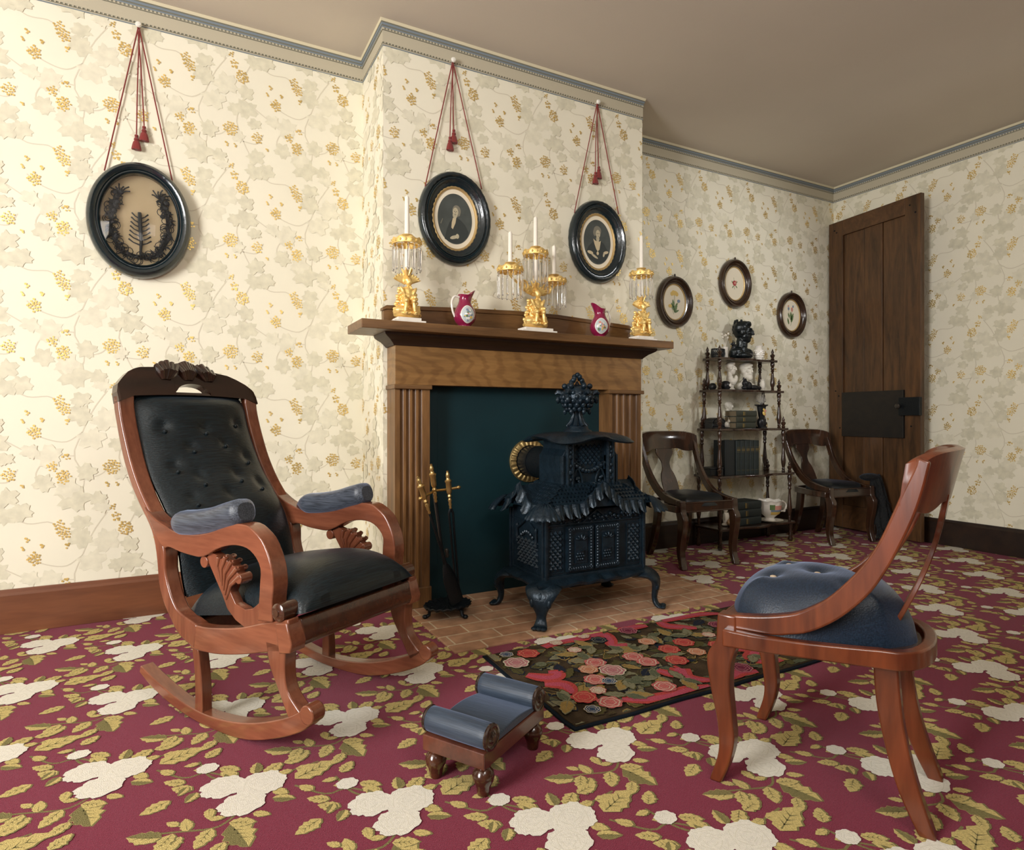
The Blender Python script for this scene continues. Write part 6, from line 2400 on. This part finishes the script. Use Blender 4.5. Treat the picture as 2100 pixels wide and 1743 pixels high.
item(o, 'brownish seashell in front of the cream figurine on the bottom shelf', 'seashell')

# ================================================================== FOOTSTOOL
fs = thing('footstool', 'low mahogany footstool with scrolled blue-black horsehair top and bun feet', 'footstool', (0.683, 1.427, 0.0), math.atan2(0.514, 0.858))
FL, FW = 0.290, 0.180      # along x, across y
mb = MB()
mb.box2((-FL / 2, -FW / 2, 0.072), (FL / 2, FW / 2, 0.110))
mb.build('frame', M['stool_wood'], fs, smooth=False, bev=0.002)
mb = MB()
P = []
for k in range(41):
    t = k / 40
    x = -0.088 + 0.176 * t
    P.append((x, 0.122 + 0.010 * math.sin(PI * t)))
poly = [(-0.115, 0.111)] + [(-0.115, 0.118)] + P + [(0.115, 0.118), (0.115, 0.111)]
mb.prism(poly, -FW / 2 + .003, FW / 2 - .003)
mb.build('seat_pad', M['hair_blue'], fs, bev=0.004, seg=3)
for s in (-1, 1):
    mb = MB()
    cx, cz, r = s * 0.115, 0.137, 0.030
    st = [(-FW / 2 - .001, .90), (-FW / 2 + .004, .98), (-FW / 2 + .02, 1.0), (0, 1.01), (FW / 2 - .02, 1.0), (FW / 2 - .004, .98), (FW / 2 + .001, .90)]
    rings = []
    for y, k in st:
        ring = []
        for q in range(36):
            a = 2 * PI * q / 36
            z = max(cz + r * k * math.sin(a), 0.1105)
            ring.append((cx + r * k * math.cos(a), y, z))
        rings.append(ring)
    mb.loft(rings)
    bo = mb.build('bolster', M['hair_blue'], fs)
    for q in (-1, 1):
        mb = MB()
        Rm = rotm('X', 90 if q < 0 else -90)
        mb.lathe([(0.0300, -.004), (0.0315, 0.0), (0.030, .004), (0.025, .005), (0.021, .0025), (0.014, .0025), (0.010, .005), (0.007, .009), (0.0, .0095)], 28, (cx, q * FW / 2, cz), R=Rm)
        mb.build('roundel', M['mahogany_dark_shade'], bo)
for sx in (-1, 1):
    for sy in (-1, 1):
        mb = MB()
        mb.lathe([(0.014, 0), (0.0155, .004), (0.0165, .014), (0.019, .024), (0.0245, .034), (0.0265, .044), (0.0245, .054), (0.017, .062), (0.014, .065), (0.018, .068), (0.018, .073)], 24, (sx * 0.118, sy * 0.070, 0))
        mb.build('foot', M['mahogany_deep_shade'], fs)

# ================================================================== HOOKED RUG
rg = thing('hooked_rug', 'floral hooked rug with red scrolls on a dark ground, in front of the hearth', 'rug', (0, 0, 0))
RX0, RX1, RY0, RY1, RZ = 0.962, 2.24, 1.440, 2.045, 0.0115


def rough_rect(g, seed, n=40):
    rr = random.Random(seed)
    P = []
    for (a, b), (c, d) in (((RX0 + g, RY0 + g), (RX1 - g, RY0 + g)), ((RX1 - g, RY0 + g), (RX1 - g, RY1 - g)), ((RX1 - g, RY1 - g), (RX0 + g, RY1 - g)), ((RX0 + g, RY1 - g), (RX0 + g, RY0 + g))):
        m = int(math.hypot(c - a, d - b) / .05)
        for k in range(m):
            t = k / m
            w = 0.0025 * math.sin(k * .9 + seed)
            P.append((a + (c - a) * t + w, b + (d - b) * t + w))
    return P


mb = MB()
outer, inner = rough_rect(0, 1), rough_rect(0.014, 1)
mb.prism(outer, 0.0026, RZ - .003, frame=lambda a, y, b: (a, b, y))
mb.build('binding', M['rug_edge'], rg, smooth=False)
mb = MB()
RN = ['ground', 'red', 'rose', 'pink', 'peach', 'plum', 'white', 'blue', 'navy', 'green', 'sage', 'gold', 'moss', 'crimson']
RI = {n: i for i, n in enumerate(RN)}
mb.prism(rough_rect(0.010, 1), RZ - .004, RZ, frame=lambda a, y, b: (a, b, y), m=0)
LZ = [RZ + .0002]


def rput(P, m):
    Q = clip_rect(P, RX0 + .014, RX1 - .014, RY0 + .014, RY1 - .014)
    if len(Q) >= 3:
        ar = sum(Q[i - 1][0] * Q[i][1] - Q[i][0] * Q[i - 1][1] for i in range(len(Q)))
        if ar < 0:
            Q = Q[::-1]
        LZ[0] += 4e-6
        mb.poly([(a, b, LZ[0]) for a, b in Q], RI[m])


def flower(x, y, r, m, seed=0, rings=3, core=None):
    rr = random.Random(seed)
    lite = {'red': 'peach', 'rose': 'white', 'pink': 'white', 'peach': 'white', 'plum': 'pink', 'white': 'rose', 'blue': 'white', 'navy': 'sage', 'green': 'sage', 'gold': 'white'}[m]
    for i in range(rings):
        q = r * (1 - i / rings * .85)
        n = 6 if i else 7
        ph = rr.uniform(0, 6)
        for mm, sc in ((lite, 1.08), (m, 0.96)):
            P = []
            for k in range(36):
                a = 2 * PI * k / 36
                P.append((x + q * sc * (.86 + .16 * abs(math.cos(n / 2 * a + ph))) * math.cos(a), y + q * sc * (.86 + .16 * abs(math.cos(n / 2 * a + ph))) * math.sin(a)))
            if i == 0 and mm == lite and m not in ('white', 'blue', 'plum', 'pink'):
                continue
            rput(P, mm)


def rleaf(x, y, L, ang, m, edge='sage'):
    f, h, v, _ = carpet_leaf(x, y, x + L * math.cos(ang), y + L * math.sin(ang), int(x * 977), .24)
    cx, cy = x + L / 2 * math.cos(ang), y + L / 2 * math.sin(ang)
    rput([(cx + (a - cx) * 1.12, cy + (b - cy) * 1.2) for a, b in f], edge)
    rput(f, m)
    rput(v, edge)


def scroll(P, w, m='red', edge='crimson'):
    P = cr_interp(P, 26)
    for mm, sc in ((m, 1.0), (edge, .45)):
        for i in range(len(P) - 1):
            for j in (0,):
                d = (P[i + 1] - P[i]).normalized()
                ww = w * sc * (0.45 + .75 * math.sin(PI * min(1, (i + 1) / 26 * .9 + .08)))
                n0 = Vector((-d[1], d[0])) * ww / 2
                e_ = d * .004
                rput([tuple(P[i] - n0 - e_), tuple(P[i + 1] - n0 + e_), tuple(P[i + 1] + n0 + e_), tuple(P[i] + n0 - e_)], mm)


rq = random.Random(21)
for k in range(330):                                         # mottled ground of mixed wool
    x, y = rq.uniform(RX0, RX1), rq.uniform(RY0, RY1)
    rleaf(x, y, rq.uniform(.04, .09), rq.uniform(0, 6.28), rq.choice(['moss', 'sage', 'ground', 'green', 'gold', 'navy', 'sage', 'moss']), rq.choice(['moss', 'ground', 'navy', 'gold']))
SCR = [[(1.20, 2.00), (1.302, 2.02), (1.36, 2.011), (1.429, 2.016), (1.477, 2.001), (1.461, 1.936), (1.435, 1.89), (1.49, 1.872)], [(1.02, 1.806), (1.056, 1.764), (1.093, 1.752), (1.118, 1.775), (1.094, 1.790)],
       [(1.035, 1.716), (1.080, 1.690), (1.085, 1.655), (1.075, 1.623)], [(1.43, 1.629), (1.458, 1.581), (1.508, 1.605), (1.480, 1.555), (1.495, 1.516), (1.535, 1.487)],
       [(1.19, 1.512), (1.25, 1.480), (1.343, 1.462), (1.416, 1.470), (1.492, 1.455)], [(1.774, 2.010), (1.769, 1.959), (1.799, 1.93), (1.854, 1.885)], [(1.80, 2.015), (1.944, 2.022), (2.029, 2.000), (2.08, 1.975)],
       [(1.80, 1.65), (1.876, 1.605), (1.80, 1.555), (1.82, 1.509), (1.88, 1.498)], [(1.60, 1.47), (1.66, 1.49), (1.72, 1.465)], [(2.0, 1.50), (2.08, 1.52), (2.12, 1.60), (2.09, 1.66)], [(2.16, 1.95), (2.18, 1.85), (2.13, 1.79)], [(1.56, 2.0), (1.62, 2.015), (1.69, 2.0)]]
for S in SCR:
    scroll(S, .054)
for (x, y) in [(1.355, 1.912), (1.272, 1.881), (1.493, 1.801), (1.389, 1.587), (1.455, 1.537), (1.437, 1.831), (1.772, 1.834), (1.033, 1.583), (1.214, 1.53), (1.824, 1.57), (1.62, 1.90), (1.70, 1.86), (1.28, 1.62), (1.55, 1.72), (1.95, 1.80), (2.03, 1.74)]:
    for a in (0, 1, 2):
        rleaf(x, y, .085 - .012 * a, rq.uniform(0, 6.28), ['gold', 'sage', 'green'][a], ['sage', 'moss', 'sage'][a])
FLW = [(1.111, 1.967, 'red'), (1.032, 1.912, 'pink'), (1.036, 1.995, 'blue'), (1.102, 1.858, 'green'), (1.278, 1.782, 'rose'), (1.223, 1.745, 'peach'), (1.291, 1.701, 'pink'), (1.195, 1.667, 'rose'), (1.586, 1.987, 'plum'), (1.42, 1.958, 'navy'),
       (1.43, 1.762, 'rose'), (1.445, 1.701, 'rose'), (1.595, 1.757, 'red'), (1.692, 1.783, 'red'), (1.667, 1.69, 'peach'), (1.547, 1.664, 'red'), (1.573, 1.856, 'peach'), (1.089, 1.578, 'red'), (1.139, 1.513, 'rose'), (1.155, 1.597, 'white'),
       (1.228, 1.636, 'blue'), (1.274, 1.641, 'green'), (1.322, 1.607, 'green'), (1.697, 1.51, 'plum'), (1.36, 1.52, 'rose'), (1.258, 2.01, 'white'), (1.39, 2.02, 'white'), (1.279, 1.915, 'white'), (1.839, 1.799, 'white'), (1.915, 1.615, 'gold'), (1.065, 1.50, 'blue'),
       (1.79, 1.70, 'red'), (1.88, 1.72, 'rose'), (1.96, 1.87, 'plum'), (2.05, 1.84, 'red'), (2.12, 1.72, 'pink'), (2.15, 1.50, 'red')]
for k, (x, y, m) in enumerate(FLW):
    r = {'red': .044, 'rose': .042, 'pink': .044, 'peach': .037, 'plum': .036, 'white': .026, 'blue': .024, 'navy': .036, 'green': .022, 'gold': .03}[m]
    flower(x, y, r, m, k)
mb.build('hooked_pile', [M['rug_' + n] for n in RN], rg, smooth=False, recalc=False)

# ================================================================== FIRE TOOLS ON THEIR STAND
TX, TY = 1.030, 2.545
HZ = 0.007
stn = thing('fire_tool_stand', 'black iron shell-shaped fire-tool stand with brass cross bar, left on the hearth', 'tool stand', (TX, TY, HZ), 0.25)
mb = MB()
rings = []
for r, z in ((0.0, .050), (.03, .049), (.06, .046), (.085, .048), (.100, .054), (.104, .050), (.098, .042), (.06, .034), (0.0, .034)):
    ring = []
    for k in range(60):
        a = 2 * PI * k / 60
        w = 1 + (.05 * abs(math.sin(10 * a)) if r > .07 else .02 * math.sin(20 * a))
        ring.append((max(r, .001) * w * math.cos(a) * 1.05, max(r, .001) * w * math.sin(a) * .85, z + .003 * math.sin(20 * a) * (r / .1)))
    rings.append(ring)
mb.loft(rings)
mb.build('shell_tray', M['iron_black'], stn, angle=60)
for k in range(3):
    a = -PI / 2 + .25 + 2 * PI * k / 3
    mb = MB()
    c, s = math.cos(a), math.sin(a)
    mb.tube([(.07 * c, .06 * s, .042), (.088 * c, .075 * s, .030), (.090 * c, .077 * s, .014), (.104 * c, .090 * s, .0085)], [.010, .009, .008, .009], 8)
    mb.ball((.108 * c, .094 * s, .009), (.013, .013, .009), 8)
    mb.build('foot', M['iron_black'], stn)
mb = MB()
mb.tube([(0.035, .02, .045), (-.02, .02, .30), (-.062, .02, .545)], .0065, 10)
mb.lathe([(.007, 0), (.010, .01), (.007, .018), (.011, .03), (.007, .04)], 10, (.012, .02, .25), R=rotm('Y', -8))
pl = mb.build('upright', M['steel'], stn)
mb = MB()
mb.tube([(-.155, -.020, .532), (-.10, .0, .545), (-.06, .018, .553), (0.0, .0, .556), (.040, -.016, .562)], .0062, 10)
mb.ball((.046, -.018, .563), (.011, .009, .009), 10)
mb.ball((-.158, -.021, .531), (.009, .010, .009), 10)
mb.build('cross_bar', M['brass'], stn)


def handle_brass(mb, p, d):
    """turned brass handle from p along direction d"""
    R = Vector((0, 0, 1)).rotation_difference(Vector(d).normalized()).to_matrix().to_4x4()
    mb.lathe([(.005, 0), (.007, .006), (.005, .012), (.008, .022), (.006, .03), (.009, .040), (.006, .048), (.010, .058), (.007, .066), (.012, .076), (.0125, .086), (.0125, .118), (.0155, .122), (.0155, .128), (.010, .132), (.0075, .142), (.0095, .148), (.008, .158), (.005, .164), (.006, .170), (0, .173)], 16, p, R=R)


def fire_tool(name, label, foot, top, kind):
    t = thing(name, label, 'fire tool', (TX, TY, HZ), 0.25, 'fire tools on the stand')
    a, b = Vector(foot), Vector(top)
    d = (b - a)
    L = d.length
    u = d.normalized()
    side = u.cross(Vector((0, 1, 0))).normalized()
    e1 = b - u * .170
    mb = MB()
    if kind == 'tongs':
        for s in (-1, 1):
            mb.tube([e1 + u * .004, e1 - u * .02 + side * s * .012, e1 - u * .06 + side * s * .010, a + u * .05 + side * s * .008, a + side * s * .004], [.006, .005, .0048, .005, .006], 8)
            mb.ball(a + side * s * .004 + u * .004, (.010, .010, .008), 8)
        mb.build('tongs_arms', M['iron_black'], t)
    elif kind == 'shovel':
        n = Vector((0.10, -1, 0)).normalized()
        n = (n - u * n.dot(u)).normalized()
        w = u.cross(n)
        k0 = a + u * .185
        mb.tube([e1, (e1 + k0) / 2, k0], .0058, 8)
        mb.build('shaft', M['iron_black'], t)
        mb = MB()
        rings = []
        for q in range(13):
            h = q / 12
            hw = .010 + .026 * min(1, h * 2.6) ** .7
            c = k0 + (a - k0) * h
            ring = []
            for j in range(9):
                v = j / 4 - 1
                ring.append(c + w * hw * v + n * (-.010 * v * v * 1.0 + .004))
            ring2 = [p - n * .0035 for p in reversed(ring)]
            rings.append(ring + ring2)
        mb.loft(rings)
        mb.build('blade', M['iron_black'], t, angle=50)
    else:
        mb.tube([e1, (a + e1) / 2, a + u * .02, a], [.0052, .0052, .0052, .0045], 8)
        mb.build('shaft', M['iron_black'], t)
    mb = MB()
    handle_brass(mb, e1, u)
    mb.build('handle', M['brass'], t)


fire_tool('fire_shovel', 'fire shovel with brass handle, leftmost of the tools on the stand', (0.018, -.052, .066), (-0.178, -.030, .625), 'shovel')
fire_tool('fire_poker', 'slender poker with brass handle, in the middle of the fire-tool stand', (0.020, .020, .060), (-0.098, -.012, .672), 'poker')
fire_tool('fire_tongs', 'iron tongs with brass handle, rightmost of the tools on the stand', (0.048, -.012, .062), (-0.022, -.026, .640), 'tongs')

# ================================================================== BLACK FRINGED SHAWL hung over the corner chair
mb = MB()
cx, cy = 4.365, 2.79
shs = random.Random(11)


def shawl(u, v):
    a = u * PI * 1.0
    w = 0.085 * math.cos(a)
    fold = 0.022 * math.sin(u * 34) * (0.25 + v)
    z = 0.470 - 0.37 * v - 0.02 * math.sin(u * 21) * v
    out = 0.025 + 0.075 * v ** .6
    return Vector((cx + 0.05 + w * (0.55 + .5 * v) + fold * .5, cy - .05 - (out + fold) * math.sin(a) - .02, z))


mb.grid(70, 24, shawl)
mb.ball((4.385, 2.735, .450), (.085, .060, .028), 16)
t = thing('fringed_shawl', 'black fringed shawl hanging off the right side of the corner chair by the door', 'shawl', (0, 0, 0))
o = mb.build('cloth', M['shawl'], t, angle=180)
md = o.modifiers.new('thickness', 'SOLIDIFY')
md.thickness = 0.004
mb = MB()
for k in range(110):
    u = (k + .5) / 110
    p = shawl(u, 1.0)
    q = p + Vector((shs.uniform(-.02, .02), shs.uniform(-.02, .01), -.07 - shs.uniform(0, .02)))
    mb.tube([p, (p + q) / 2 + Vector((shs.uniform(-.006, .006), 0, 0)), q], [.0028, .0022, .001], 4)
for k in range(60):
    u, v = shs.uniform(0.05, .95), shs.uniform(.1, .9)
    p = shawl(u, v)
    q = p + Vector((shs.uniform(-.02, .02), -.014, -.05))
    mb.tube([p, (p + q) / 2 + Vector((0, -.006, 0)), q], [.0022, .0018, .001], 4)
mb.build('fringe', M['shawl'], t)['kind'] = 'stuff'
